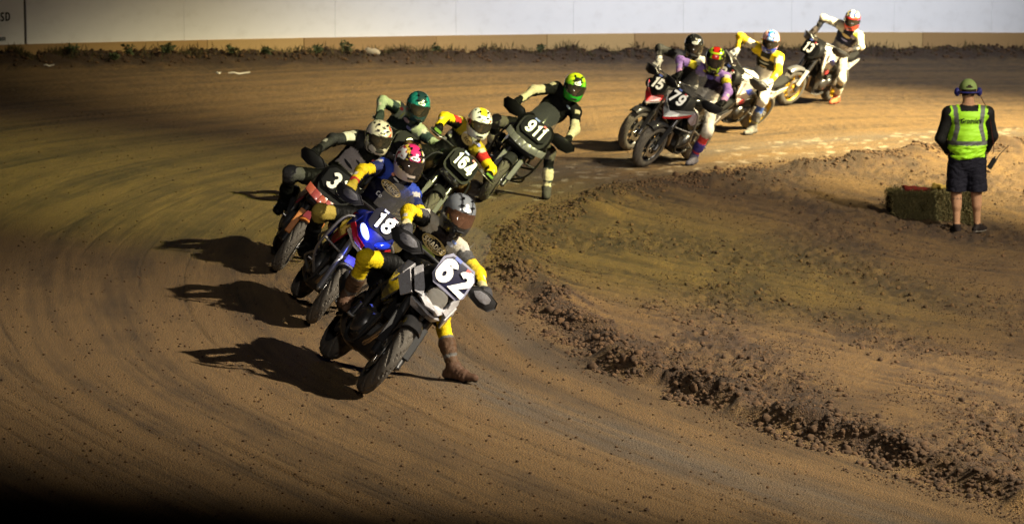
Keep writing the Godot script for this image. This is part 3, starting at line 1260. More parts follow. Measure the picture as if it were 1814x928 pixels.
func build_helmet(parent: Node3D, xf: Transform3D, design: String, tint: Color, logo: String, logo_bg: Color, logo_fg: Color):
	var shell := S()
	var vis := S()
	shell.set_smooth_group(0)
	vis.set_smooth_group(0)
	var R := 38
	var A := 72
	for i in R:
		for j in A:
			var v0 := float(i) / R
			var v1 := float(i + 1) / R
			var a0 := TAU * j / A - PI
			var a1 := TAU * (j + 1) / A - PI
			var mid := helmet_pt((v0 + v1) * 0.5, (a0 + a1) * 0.5)
			var win := in_window(mid.y, (a0 + a1) * 0.5)
			var g := 0.012 if win else 0.0
			var P := [helmet_pt(v0, a0, g), helmet_pt(v0, a1, g), helmet_pt(v1, a1, g), helmet_pt(v1, a0, g)]
			# brow line and rear wing relief
			if win:
				for q in [0, 1, 2, 0, 2, 3]: vis.add_vertex(P[q])
			else:
				for q in [0, 1, 2, 0, 2, 3]:
					var aa: float = [a0, a1, a1, a0][q]
					shell.set_color(helmet_color(design, P[q], aa))
					shell.add_vertex(P[q])
	var o := part(shell, "helmet", VC(0.22, 0.8, false), parent, xf)
	# dark rim round the eye port, ear pivot discs, chin vent, brow vents
	var trim := M(lin(0.012, 0.012, 0.013), 0.45, 0.0, false)
	var st: SurfaceTool
	for s in [-1, 1]:
		st = S()
		lathe_x(st, [Vector2(0.0, 0.026), Vector2(0.007, 0.022), Vector2(0.009, 0.0)], Transform3D(Basis(Vector3(s, 0, 0), Vector3(0, 1, 0), Vector3(0, 0, s)), Vector3(s * 0.120, -0.01, 0.028)), 14)
		part(st, "visor_pivot", trim, o)
		st = S()
		cbox(st, rot(-32, s * 20.0, 0, Vector3(s * 0.045, 0.082, 0.112)), Vector3(0.03, 0.012, 0.02), 0.005)
		part(st, "brow_vent", trim, o)
		st = S()
		cbox(st, rot(-62, s * 20.0, 0, Vector3(s * 0.040, 0.118, 0.065)), Vector3(0.022, 0.012, 0.04), 0.005)
		part(st, "crown_vent", trim, o)
	st = S()
	cbox(st, rot(14, 0, 0, Vector3(0, -0.112, 0.166)), Vector3(0.07, 0.018, 0.02), 0.005)
	part(st, "chin_vent", trim, o)
	# neck roll closing the underside
	st = S()
	var R0 := []
	for q in [[0.97, 0.0], [0.99, -0.16], [0.99, -0.35]]:
		var rr := PackedVector3Array()
		for j in 20:
			var p := helmet_pt(q[0], TAU * j / 20.0 - PI)
			rr.append(Vector3(p.x * (1.0 + q[1]), p.y - 0.004, p.z * (1.0 + q[1])))
		R0.append(rr)
	loft(st, R0, false)
	part(st, "neck_roll", trim, o)
	part(vis, "visor", glass(tint, 0.72), o)
	if logo != "":
		# printed badge on the brow
		var bd := S()
		var nrm := Vector3(0, 0.60, 0.80).normalized()
		bd.set_smooth_group(0)
		var n := 20
		var cp := helmet_pt(0.355, 0.0, 0.025)
		for j in n:
			var q := []
			for w in [[0.0, 0.0], [cos(TAU * j / n), sin(TAU * j / n)], [cos(TAU * (j + 1) / n), sin(TAU * (j + 1) / n)]]:
				var p: Vector3 = Vector3(w[0] * 0.040, 0, 0) + cp + Vector3(0, 0.8, -0.6) * (w[1] * 0.021)
				q.append(p - nrm * 11.0 * p.x * p.x * 0.35)
			tri(bd, q[0], q[1], q[2])
		part(bd, "badge", M(logo_bg, 0.3, 0.0, false), o)
		var tm := text_mesh(logo, 0.020, 0.002, 0.95)
		put(tm, "badge_lettering", M(logo_fg, 0.3, 0.0, false), o, frame_of(nrm, Vector3.UP, cp + nrm * 0.001))

func helmet_color(d: String, p: Vector3, a: float) -> Color:
	var K := lin(0.012, 0.012, 0.014)
	var W := lin(0.78, 0.78, 0.77)
	var nx := nz2.get_noise_3d(p.x * 18.0, p.y * 18.0, p.z * 18.0)
	match d:
		"grey":
			if p.y < -0.06: return lin(0.02, 0.02, 0.022)
			if absf(absf(p.x) - 0.045) < 0.008 and p.y > 0.03: return lin(0.03, 0.03, 0.035)
			return lin(0.16, 0.17, 0.19)
		"pink":
			if p.y < -0.05: return lin(0.6, 0.5, 0.42) if p.x < 0.03 else K
			if absf(p.x) < 0.045 and p.y > 0.02: return lin(0.62, 0.03, 0.14)
			if absf(absf(p.x) - 0.06) < 0.014: return lin(0.75, 0.55, 0.08) if nx > 0.0 else K
			if a < -0.7: return lin(0.35, 0.02, 0.04) if nx > 0.1 else W
			return K if nx < 0.2 else W
		"bone":
			if p.x > 0.06 and p.y > 0.02 and nx > -0.1: return lin(0.5, 0.10, 0.05)
			if nx > 0.45: return lin(0.05, 0.045, 0.04)
			return lin(0.62, 0.56, 0.48)
		"white":
			if p.y > 0.1 and absf(p.x) < 0.04: return lin(0.75, 0.55, 0.03)
			if nx > 0.5 and p.y > 0.03: return K
			if p.x > 0.07 and nx > 0.2 and p.y > 0.0: return lin(0.5, 0.04, 0.04)
			return W
		"teal":
			if p.y < 0.0: return lin(0.02, 0.05, 0.055)
			if absf(p.x) < 0.05 and p.y > 0.07: return lin(0.012, 0.035, 0.04)
			return lin(0.012, 0.15, 0.15) if nx > -0.2 else lin(0.02, 0.22, 0.20)
		"green":
			if absf(p.x) < 0.045 and p.y > 0.03 and p.y < 0.115 and p.z > 0: return K
			var t := clampf((p.y + 0.0) / 0.16 - p.x * 1.5 + nx * 0.35, 0, 1)
			return lin(0.02, 0.34, 0.03).lerp(lin(0.72, 0.78, 0.02), t)
		"black":
			return lin(0.25, 0.25, 0.25) if nx > 0.55 else K
		"cage":
			if absf(absf(p.x) - 0.055) < 0.01 or absf(p.y - 0.095) < 0.008: return lin(0.35, 0.62, 0.02)
			if absf(p.x) < 0.045 and p.y > 0.03: return lin(0.5, 0.02, 0.015)
			return K if nx < 0.4 else lin(0.4, 0.4, 0.05)
		"stripes":
			if p.y < -0.07: return lin(0.02, 0.05, 0.35)
			if absf(p.x) < 0.05 and p.y > 0.0: return lin(0.03, 0.16, 0.55) if nx < 0.25 else W
			return lin(0.62, 0.05, 0.05) if int((a + 4.0) * 6.0) % 2 == 0 else W
		"flag":
			if p.y < -0.055: return lin(0.6, 0.05, 0.03)
			if p.y > 0.028 and p.y < 0.062: return lin(0.6, 0.04, 0.03)
			if p.y > 0.06: return [W, lin(0.05, 0.09, 0.25), lin(0.5, 0.40, 0.1)][int(absf(p.x * 40.0 + nx)) % 3]
			return K if p.x < 0 else lin(0.05, 0.08, 0.3)
	return K

# ==================================================================== rider
func rider(B: Dictionary, r: Dictionary):
	var X: Transform3D = B.xf
	var sc: float = B.sc
	var cell: float = r.get("cell", 0.015)
	var fwd := X.basis.z.normalized()
	var left := X.basis.x.normalized()
	var ks := 0.93   # stature
	var head: Vector3 = r.head
	var pel := X * Vector3(r.get("slide", -0.03), 0.93, 0.36)
	var gl: Vector3 = X * (B.steer * Vector3(0.385, 1.125, 0.955))
	var gr: Vector3 = X * (B.steer * Vector3(-0.385, 1.125, 0.955))
	var baru := (gl - gr).normalized()
	var face: Vector3 = Vector3(r.face[0], r.face[1], r.face[2]).normalized()
	var hup := Vector3.UP.rotated(Vector3(0, 0, 1), deg_to_rad(-r.get("tilt", 10.0)))
	var HX := frame_of(face, hup, head)
	var neck := head - HX.basis.y * 0.155 - HX.basis.z * 0.045
	var u := (neck - pel).normalized()
	var ax := baru.lerp(Vector3(1, -0.15, 0), r.get("level", 0.45))
	ax = (ax - u * ax.dot(u)).normalized()
	var fr := u.cross(ax).normalized()   # chest faces
	if fr.dot(fwd) < 0: fr = -fr
	var chest := pel.lerp(neck, 0.62) - fr * 0.045
	var waist := pel.lerp(neck, 0.28) - fr * 0.035
	var sl := neck - u * 0.075 + ax * 0.185 * ks
	var sr := neck - u * 0.075 - ax * 0.185 * ks
	var hl := gl - fwd * 0.075 + X.basis.y.normalized() * 0.02
	var hr := gr - fwd * 0.075 + X.basis.y.normalized() * 0.02
	var lu := maxf(0.30 * ks, (hl - sl).length() * 0.53)
	var ll := maxf(0.275 * ks, (hl - sl).length() * 0.49)
	var up := Vector3.UP
	var el := elbow(sl, hl, lu, ll, ax * 1.0 + up * 0.25 - fr * 0.3 + up * r.get("lel", 0.0))
	var er := elbow(sr, hr, maxf(0.30 * ks, (hr - sr).length() * 0.53), maxf(0.275 * ks, (hr - sr).length() * 0.49), -ax * 0.9 + up * 0.85 - fr * 0.1)
	# legs
	var hipl := pel + left * 0.085 - u * 0.03
	var hipr := pel - left * 0.085 - u * 0.03
	var rfoot := X * Vector3(-0.265, 0.475, 0.40)
	var lfoot: Vector3
	if r.has("foot"): lfoot = Vector3(r.foot[0], ground_y(r.foot[0], r.foot[1]), r.foot[1])
	else:
		var g := X * Vector3(0.0, 0.0, 0.62)
		var gl2 := Vector3(left.x, 0, left.z).normalized()
		lfoot = g + gl2 * r.get("spread", 0.62)
		lfoot.y = ground_y(lfoot.x, lfoot.z)
	var fd: Vector3 = Vector3(r.get("toe", [fwd.x, 0, fwd.z])[0], 0, r.get("toe", [fwd.x, 0, fwd.z])[2]).normalized()
	var lank := lfoot + Vector3.UP * 0.115 - fd * 0.03
	var rank_ := rfoot
	var tl := maxf(0.43 * ks, (lank - hipl).length() * 0.515)
	var sn := maxf(0.43 * ks, (lank - hipl).length() * 0.505)
	var kl := elbow(hipl, lank, tl, sn, fwd * 0.8 + left * 0.7 + up * 0.2)
	var kr := elbow(hipr, rank_, 0.43 * ks, 0.43 * ks, fwd * 1.0 - left * r.get("knee", 0.75) + X.basis.y * 0.35)
	var lo := head
	var hi := head
	for p in [pel, gl, gr, el, er, kl, kr, lfoot + fd * 0.3, lfoot - fd * 0.2, rank_ + fwd * 0.25, rank_ - fwd * 0.15]:
		lo = lo.min(p)
		hi = hi.max(p)
	lo -= Vector3(0.19, 0.09, 0.19)
	hi += Vector3(0.19, 0.2, 0.19)
	var b := Body.new(lo, hi, cell)
	var c: Dictionary = r.suit
	var T: Color = c.torso
	var T2: Color = c.get("panel", T)
	var skin := lin(0.42, 0.24, 0.16)
	# trunk
	b.bone(pel - u * 0.02, waist, 0.135, 0.128, c.get("pants", T), 0.05, fr, 1.12)
	b.bone(waist, chest, 0.13, 0.155, [[-1.0, 2.0, T2, fr, c.get("panel_cos", 0.72)], [-1.0, 2.0, T]], 0.06, fr, 1.28)
	b.bone(chest, neck - u * 0.075, 0.158, 0.095, [[-1.0, 0.75, T2, fr, c.get("panel_cos", 0.72)], [-1.0, 2.0, c.get("yoke", T)]], 0.06, fr, 1.25)
	b.bone(sl, sr, 0.078, 0.078, [[-1.0, 0.28, c.get("shoulder", T)], [0.72, 2.0, c.get("shoulder", T)], [-1.0, 2.0, c.get("yoke", T)]], 0.05)
	b.bone(neck - u * 0.06, head - HX.basis.y * 0.05, 0.06, 0.055, lin(0.02, 0.02, 0.02), 0.02)
	# head inside the helmet
	b.bone(head + HX * Vector3(0, 0.03, -0.02) - head, head + HX * Vector3(0, 0.0, 0.01) - head, 0.088, 0.086, [[-1.0, 2.0, lin(0.03, 0.02, 0.02), HX.basis.y, 0.6], [-1.0, 2.0, skin]], 0.02)
	b.bone(HX * Vector3(0, -0.04, 0.03), HX * Vector3(0, -0.085, 0.065), 0.06, 0.035, skin, 0.02)
	b.bone(HX * Vector3(0, 0.018, 0.098), HX * Vector3(0, -0.02, 0.112), 0.008, 0.014, skin, 0.01)
	for s in [-1, 1]:
		b.bone(HX * Vector3(s * 0.032, 0.014, 0.086), HX * Vector3(s * 0.032, 0.014, 0.089), 0.013, 0.013, lin(0.05, 0.03, 0.03), 0.002)
	# arms
	for s in [0, 1]:
		var sh: Vector3 = [sl, sr][s]
		var e: Vector3 = [el, er][s]
		var h: Vector3 = [hl, hr][s]
		var gx: Vector3 = [gl, gr][s]
		var limb := (e - sh).normalized()
		var outw: Vector3 = ([ax, -ax][s] * 0.5 + up * 0.7 + fr * 0.6)
		outw = (outw - limb * outw.dot(limb)).normalized()
		var fl := (h - e).normalized()
		var outf: Vector3 = ([ax, -ax][s] * 0.7 + up * 0.5 + fr * 0.5)
		outf = (outf - fl * outf.dot(fl)).normalized()
		var in_c: Color = c.get("inner", T)
		var lg: Color = c.get("patch", lin(0.45, 0.43, 0.40))
		b.bone(sh, e, 0.070, 0.056, [[0.06, 0.30, lg, outw, 0.86], [-1.0, 0.20, c.get("shoulder", T), outw, -0.4], [0.25, 0.60, c.get("arm", T), outw, 0.0], [0.62, 2.0, c.get("elbow", T), outw, -0.3], [-1.0, 2.0, in_c]], 0.03)
		b.bone(e, h.lerp(e, 0.05), 0.056, 0.038, [[0.30, 0.48, lg, outf, 0.88], [-1.0, 0.20, c.get("elbow", T), outf, -0.2], [0.20, 0.60, c.get("fore", T), outf, -0.25], [0.60, 0.84, c.get("cuff", c.get("fore", T)), outf, -0.5], [0.84, 2.0, c.glove], [-1.0, 2.0, in_c]], 0.03)
		b.bone(e, e + limb * 0.008, 0.058, 0.054, [[-1.0, 2.0, c.get("elbow", T), outf, -0.2], [-1.0, 2.0, in_c]], 0.03)
	# legs: thigh, knee, boot
	for s in [0, 1]:
		var hp: Vector3 = [hipl, hipr][s]
		var k: Vector3 = [kl, kr][s]
		var an: Vector3 = [lank, rank_][s]
		var td: Vector3 = [fd, fwd][s]
		var outw: Vector3 = [left, -left][s]
		var kf: Vector3 = ((k - hp).normalized() - (an - k).normalized()).normalized()
		b.bone(hp, k, 0.095, 0.068, [[-1.0, 0.66, c.get("pants_side", c.get("pants", T)), outw, 0.55], [-1.0, 0.66, c.get("pants", T)], [0.66, 0.70, c.get("pants", T)], [0.70, 2.0, c.get("knee", c.get("pants", T)), kf, -0.1], [-1.0, 2.0, c.get("pants", T)]], 0.05)
		var kd: Vector3 = ((k - hp).normalized() - (an - k).normalized()).normalized()
		b.bone(k, k + kd * 0.012, 0.066, 0.062, [[-1.0, 2.0, c.get("knee", T), kd, 0.1], [-1.0, 2.0, c.get("pants", T)]], 0.03)
		b.bone(k, an, 0.064, 0.050, [[-1.0, 0.20, c.get("knee", T), kf, -0.1], [-1.0, 0.20, c.get("pants", T)], [0.20, 0.42, c.get("shin", c.get("pants", T))], [0.42, 0.50, c.get("boot_top", c.boot)], [0.50, 0.78, c.boot], [0.78, 0.84, c.get("boot_top", c.boot)], [0.84, 2.0, c.boot]], 0.04)
		b.bone(an.lerp(k, 0.45), an.lerp(k, 0.30), 0.066, 0.060, c.boot, 0.03)
		var dn: Vector3 = Vector3.UP if s == 0 else X.basis.y.normalized()
		var heel: Vector3 = an - dn * 0.065 - td * 0.05
		var ball: Vector3 = an - dn * 0.072 + td * 0.10
		var toe: Vector3 = an - dn * 0.078 + td * 0.19
		b.bone(heel, ball, 0.042, 0.046, [[-1.0, 2.0, c.get("sole", lin(0.012, 0.012, 0.012)), -dn, 0.55], [-1.0, 2.0, c.get("toe", c.boot)]], 0.03)
		b.bone(ball, toe, 0.046, 0.034, [[-1.0, 2.0, c.get("sole", lin(0.012, 0.012, 0.012)), -dn, 0.55], [-1.0, 2.0, c.get("toe", c.boot)]], 0.02)
		b.bone(an, ball, 0.052, 0.04, c.get("toe", c.boot), 0.03)
	var V := PackedVector3Array()
	var C := PackedColorArray()
	var I := PackedInt32Array()
	b.mesh(V, C, I, nz2, 0.011)
	for s in [0, 1]:
		var gp: Vector3 = [gl, gr][s]
		var e: Vector3 = [el, er][s]
		var bx: Vector3 = (B.xf.basis * (B.steer.basis * Vector3(1, 0, 0))).normalized()
		var wz := (gp - e)
		wz = (wz - bx * wz.dot(bx)).normalized()
		var yy := wz.cross(bx).normalized()
		add_fist(V, C, I, Transform3D(Basis(bx, yy, wz), gp), s == 1, c.glove, c.get("knuckle", c.glove))
	var root := thing("person", Transform3D(Basis.IDENTITY, pel), r.label, "person", "racers")
	for i in V.size(): V[i] -= pel
	put(soup(V, C, I), "body", VC(c.get("rough", 0.55), 0.0, true), root)
	var hp: Dictionary = r.helmet
	var HL := HX
	HL.origin -= pel
	build_helmet(root, HL, hp.design, hp.get("tint", lin(0.03, 0.025, 0.02)), hp.get("logo", ""), hp.get("bg", lin(0.8, 0.8, 0.8)), hp.get("fg", lin(0.02, 0.02, 0.02)))
	# prints on the chest, laid on the cloth
	for pr in r.get("prints", []):
		var cen: Vector3 = waist.lerp(neck, pr.h) + ax * pr.get("x", 0.0)
		if pr.has("oval"):
			var st := S()
			st.set_smooth_group(0)
			var n := 28
			for ringi in 3:
				for j in n:
					var q := []
					for w in [[ringi / 3.0, j], [(ringi + 1) / 3.0, j], [(ringi + 1) / 3.0, j + 1], [ringi / 3.0, j + 1]]:
						var aa: float = TAU * w[1] / n
						q.append(b.project(cen + ax * (cos(aa) * pr.oval[0] * w[0]) + u * (sin(aa) * pr.oval[1] * w[0]) + fr * 0.3, -fr) + fr * 0.008 - pel)
					quad(st, q[0], q[1], q[2], q[3])
			part(st, "chest_print", M(pr.bg, 0.6, 0.0, false), root)
		if pr.has("text"):
			var tm := text_mesh(pr.text, pr.size, 0.003, 0.9)
			var ar := tm.surface_get_arrays(0)
			var tv: PackedVector3Array = ar[Mesh.ARRAY_VERTEX]
			for i in tv.size():
				# ax points to the rider's left, which is the reader's right
				var p := b.project(cen + ax * tv[i].x + u * tv[i].y + fr * 0.3, -fr)
				tv[i] = p + fr * (0.012 + tv[i].z) - pel
			ar[Mesh.ARRAY_VERTEX] = tv
			ar[Mesh.ARRAY_NORMAL] = null
			ar[Mesh.ARRAY_TANGENT] = null
			var am := ArrayMesh.new()
			am.add_surface_from_arrays(Mesh.PRIMITIVE_TRIANGLES, ar)
			var s2 := SurfaceTool.new()
			s2.create_from(am, 0)
			s2.deindex()
			s2.generate_normals()
			put(s2.commit(), "chest_lettering", M(pr.fg, 0.6, 0.0, false), root)
	return root

# ==================================================================== motorcycles (x left, y up, z forward, origin under the rear axle)
var wheel_cache := {}

func tyre_mesh(wd: float, R: float, grooves: int) -> ArrayMesh:
	var key := "t%s%s%d" % [wd, R, grooves]
	if wheel_cache.has(key): return wheel_cache[key]
	var st := S()
	st.set_smooth_group(0)
	var seg := 132
	var prof := 18
	var P := []
	for i in seg:
		var row := []
		var a := TAU * i / seg
		for j in prof + 1:
			var ps := deg_to_rad(lerpf(-108.0, 108.0, float(j) / prof))
			var x := wd * sin(ps)
			var r := R - 0.082 + 0.082 * cos(ps)
			var k := absi(j - prof / 2)
			if k <= 6 and k >= 1:
				var m := (i + k * 2 + (4 if j > prof / 2 else 0)) % grooves
				if m < 3: r -= 0.011
			elif k > 7: x *= 0.96
			row.append(Vector3(x, r * cos(a), r * sin(a)))
		P.append(row)
	for i in seg:
		for j in prof:
			st.set_smooth_group(-1 if absi(j - prof / 2) <= 7 else 0)
			quad(st, P[i][j], P[i][j + 1], P[(i + 1) % seg][j + 1], P[(i + 1) % seg][j])
	wheel_cache[key] = mk(st)
	return wheel_cache[key]

func rim_mesh(R: float, wd: float, spokes: int) -> ArrayMesh:
	var key := "r%s%s%d" % [R, wd, spokes]
	if wheel_cache.has(key): return wheel_cache[key]
	var st := S()
	var o := R - 0.088
	lathe_x(st, [Vector2(-wd, o + 0.004), Vector2(-wd, o - 0.008), Vector2(-wd * 0.8, o - 0.014), Vector2(-wd * 0.35, o - 0.034), Vector2(wd * 0.35, o - 0.034), Vector2(wd * 0.8, o - 0.014), Vector2(wd, o - 0.008), Vector2(wd, o + 0.004)], Transform3D.IDENTITY, 48)
	lathe_x(st, [Vector2(-0.075, 0.0), Vector2(-0.075, 0.03), Vector2(-0.04, 0.045), Vector2(0.04, 0.045), Vector2(0.075, 0.03), Vector2(0.075, 0.0)], Transform3D.IDENTITY, 20)
	for i in spokes:
		var a := TAU * i / spokes
		for s in [-1, 1]:
			var b: float = a + s * 0.16
			tube(st, [Vector3(0.025 * s, 0.035 * cos(a), 0.035 * sin(a)), Vector3(0.01 * s, (o - 0.03) * cos(b), (o - 0.03) * sin(b))], [0.013, 0.009], 6)
	wheel_cache[key] = mk(st)
	return wheel_cache[key]

func disc_mesh(R: float) -> ArrayMesh:
	var key := "d%s" % R
	if wheel_cache.has(key): return wheel_cache[key]
	var st := S()
	lathe_x(st, [Vector2(-0.0025, R * 0.66), Vector2(-0.0025, R), Vector2(0.0025, R), Vector2(0.0025, R * 0.66), Vector2(-0.0025, R * 0.66)], Transform3D.IDENTITY, 40, false)
	for i in 7:
		var a := TAU * i / 7
		tube(st, [Vector3(0, 0.045 * cos(a), 0.045 * sin(a)), Vector3(0, R * 0.68 * cos(a + 0.3), R * 0.68 * sin(a + 0.3))], 0.006, 5)
	wheel_cache[key] = mk(st)
	return wheel_cache[key]

func sides(fn: Callable):
	for s in [1, -1]: fn.call(s)

func V3(x: float, y: float, z: float) -> Vector3:
	return Vector3(x, y, z)

func mir(pts: Array, s: int) -> Array:
	if s > 0: return pts
	var out := []
	for p in pts: out.append(Vector3(-p.x, p.y, p.z))
	return out

func bike(d: Dictionary) -> Dictionary:
	var sc: float = d.sc
	var N := Vector3(-BANK, 1, 0).normalized()
	var yaw := deg_to_rad(d.yaw)
	var f := Vector3(-sin(yaw), 0, cos(yaw))
	f = (f - N * f.dot(N)).normalized()
	var l := N.cross(f)
	var le := deg_to_rad(d.lean)
	var up := N * cos(le) + l * sin(le)
	var lf := l * cos(le) - N * sin(le)
	# a leaning tyre rolls on its shoulder: lift so that the shoulder, not the centre line, touches
	var fc := Vector3(d.at[0], plane_y(d.at[0]), d.at[1])
	var org := fc - f * 1.5 * sc - lf * 0.055 * sc * sin(le) + N * 0.024 * sc * sin(le)
	var xf := Transform3D(Basis(lf * sc, up * sc, f * sc), org)
	var node := thing("motorcycle", xf, d.label, "motorcycle", "race motorcycles")
	# steering: about the head axis
	var ang := deg_to_rad(d.get("steer", -9.0))
	var axis := Vector3(0, 0.906, -0.423)
	var hp := Vector3(0, 0.33, 1.45)
	var sb := Basis(axis, ang)
	var steer := Transform3D(sb, hp - sb * hp)
	var B := {"xf": xf, "sc": sc, "steer": steer, "node": node}

	var black := M(lin(0.007, 0.007, 0.0075), 0.42)
	var satin := M(lin(0.022, 0.022, 0.024), 0.3)
	var rubber := M(lin(0.022, 0.020, 0.018), 0.78)
	var tyre_m := M(lin(0.075, 0.066, 0.056), 0.85)
	var alloy := M(lin(0.42, 0.42, 0.43), 0.35, 0.85)
	var steel := M(lin(0.55, 0.54, 0.52), 0.28, 0.95)
	var case := M(lin(0.11, 0.11, 0.115), 0.36, 0.75)
	var rimm := M(d.get("rim", lin(0.03, 0.03, 0.032)), 0.4, 0.4)
	var body := M(d.get("body", lin(0.007, 0.007, 0.0075)), 0.3, 0.0, true, 0.6)
	var acc := M(d.get("accent", lin(0.3, 0.3, 0.32)), 0.32, d.get("acc_metal", 0.0), true, 0.6)
	var acc2 := M(d.get("accent2", lin(0.4, 0.02, 0.02)), 0.32, 0.0, true, 0.6)
	var frame_m := M(d.get("frame", lin(0.03, 0.03, 0.032)), 0.4, 0.2)
	var fork_m := M(d.get("fork", lin(0.09, 0.09, 0.095)), 0.3, 0.8)
	var guard_m := M(d.get("guard", lin(0.018, 0.018, 0.02)), 0.4)
	var st: SurfaceTool

	# --- wheels
	for w in 2:
		var R := 0.33
		var wd := 0.062 if w == 1 else 0.078
		var at := Transform3D(Basis.IDENTITY, Vector3(0, R, 1.5 if w == 1 else 0.0))
		if w == 1: at = steer * at
		at = at * Transform3D(Basis(Vector3.RIGHT, rng.randf() * 1.0), Vector3.ZERO)
		var wl := put(rim_mesh(R, wd * 0.72, d.get("spokes", 5)), "wheel", rimm, node, at)
		put(tyre_mesh(wd, R, 11 if w == 1 else 12), "tyre", tyre_m, wl)
		for s in ([-1, 1] if w == 1 else [-1]):
			put(disc_mesh(0.155 if w == 1 else 0.12), "brake_disc", steel, wl, at3(s * 0.066, 0, 0))
	# --- fork
	var fu := Vector3(0, 0.906, -0.423)
	for s in [1, -1]:
		var a := Vector3(s * 0.102, 0.33, 1.5)
		st = S()
		tube(st, [a - fu * 0.03, a + fu * 0.30], [0.030, 0.027], 12)
		tube(st, [a + fu * 0.30, a + fu * 0.80], [0.033, 0.034], 12)
		cbox(st, Transform3D(Basis(Vector3.RIGHT, deg_to_rad(-25.0)), a + Vector3(0, -0.005, -0.005)), Vector3(0.036, 0.09, 0.06), 0.012)
		part(st, "fork_leg", fork_m, node, steer)
		st = S()
		cbox(st, Transform3D(Basis(Vector3.RIGHT, deg_to_rad(-60.0)), Vector3(s * 0.080, 0.40, 1.40)), Vector3(0.05, 0.06, 0.11), 0.014)
		part(st, "brake_caliper", case, node, steer)
		if d.get("fork_guards", true):
			st = S()
			cbox(st, Transform3D(Basis(Vector3.RIGHT, deg_to_rad(-25.0)), a + fu * 0.20 + Vector3(s * 0.012, 0.014, 0.03)), Vector3(0.062, 0.30, 0.022), 0.01)
			part(st, "fork_guard", M(d.get("fork_guard", lin(0.02, 0.02, 0.022)), 0.4), node, steer)
	st = S()
	for q in [0.60, 0.78]:
		cbox(st, Transform3D(Basis(Vector3.RIGHT, deg_to_rad(-25.0)), Vector3(0, 0.33, 1.5) + fu * q + Vector3(0, 0, -0.02)), Vector3(0.28, 0.032, 0.085), 0.012)
	part(st, "triple_clamp", case, node, steer)
	# --- front fender
	st = S()
	var rows := []
	for i in 13:
		var a := deg_to_rad(lerpf(d.get("fen0", 52.0), d.get("fen1", 142.0), i / 12.0))
		var row := PackedVector3Array()
		for j in 9:
			var t := j / 4.0 - 1.0
			var rr := 0.365 - 0.035 * t * t * t * t - 0.012 * t * t
			row.append(Vector3(t * 0.082, 0.33 + rr * sin(a), 1.5 + rr * cos(a)))
		for j in 9:
			var t := 1.0 - j / 4.0
			var rr := 0.358 - 0.035 * t * t * t * t - 0.012 * t * t
			row.append(Vector3(t * 0.079, 0.33 + rr * sin(a), 1.5 + rr * cos(a)))
		rows.append(row)
	loft(st, rows)
	var fen := part(st, "front_fender", M(d.get("fender", lin(0.02, 0.02, 0.022)), 0.35, 0.0, true, 0.4), node, steer)
	if d.has("fender_mark"):
		st = S()
		rows = []
		for i in 4:
			var a := deg_to_rad(lerpf(56.0, 84.0, i / 3.0))
			var row := PackedVector3Array()
			for j in 5:
				var t := (j / 2.0 - 1.0) * 0.75
				row.append(Vector3(t * 0.082, 0.33 + (0.368 - 0.012 * t * t) * sin(a), 1.5 + (0.368 - 0.012 * t * t) * cos(a)))
			rows.append(row)
		loft(st, rows, false, false)
		part(st, "fender_sticker", M(d.fender_mark, 0.35), fen)
	# --- handlebar, grips, levers, hand guards
	st = S()
	tube(st, bend([V3(-0.26, 1.12, 0.985), V3(-0.12, 1.115, 1.05), V3(0, 1.105, 1.075), V3(0.12, 1.115, 1.05), V3(0.26, 1.12, 0.985)]), 0.012, 8)
	tube(st, [V3(-0.24, 1.12, 0.995), V3(-0.46, 1.125, 0.94)], 0.011, 8)
	tube(st, [V3(0.24, 1.12, 0.995), V3(0.46, 1.125, 0.94)], 0.011, 8)
	cbox(st, at3(0, 1.085, 1.08), Vector3(0.09, 0.06, 0.05), 0.01)
	part(st, "handlebar", case, node, steer)
	for s in [1, -1]:
		st = S()
		tube(st, [V3(s * 0.325, 1.122, 0.975), V3(s * 0.455, 1.125, 0.942)], [0.017, 0.017], 10)
		part(st, "grip", rubber, node, steer)
		st = S()
		tube(st, bend([V3(s * 0.27, 1.115, 1.02), V3(s * 0.34, 1.105, 1.045), V3(s * 0.47, 1.10, 1.0)], 3), [0.008, 0.007, 0.007, 0.006, 0.006, 0.006, 0.008], 6)
		cbox(st, at3(s * 0.275, 1.125, 1.01), Vector3(0.05, 0.04, 0.05), 0.01)
		part(st, "lever", steel, node, steer)
		if d.get("handguard", 1) > 0:
			st = S()
			var big: float = d.get("guard_size", 1.0)
			var pts := []
			for q in [[0.20, 1.10, 1.115], [0.27, 1.155, 1.125], [0.38, 1.165, 1.105], [0.475, 1.145, 1.03], [0.495, 1.10, 0.985], [0.45, 1.045, 1.05], [0.36, 1.03, 1.095], [0.26, 1.05, 1.115]]:
				pts.append(V3(s * (0.35 + (q[0] - 0.35) * big), 1.10 + (q[1] - 1.10) * big, q[2]))
			if s > 0: pts.reverse()
			pane3(st, pts, -0.012, 0.028)
			pane3(st, pts, 0.006, 0.0)
			var hg := part(st, "hand_guard", guard_m, node, steer)
			if d.has("guard_mark"):
				st = S()
				var ip := []
				var cc := V3(s * 0.35, 1.10, 1.09)
				for p in pts: ip.append(cc.lerp(p, 0.55) + V3(0, 0.008, 0.030))
				pane3(st, ip, 0.003, 0.006)
				part(st, "guard_insert", M(d.guard_mark, 0.3), hg)
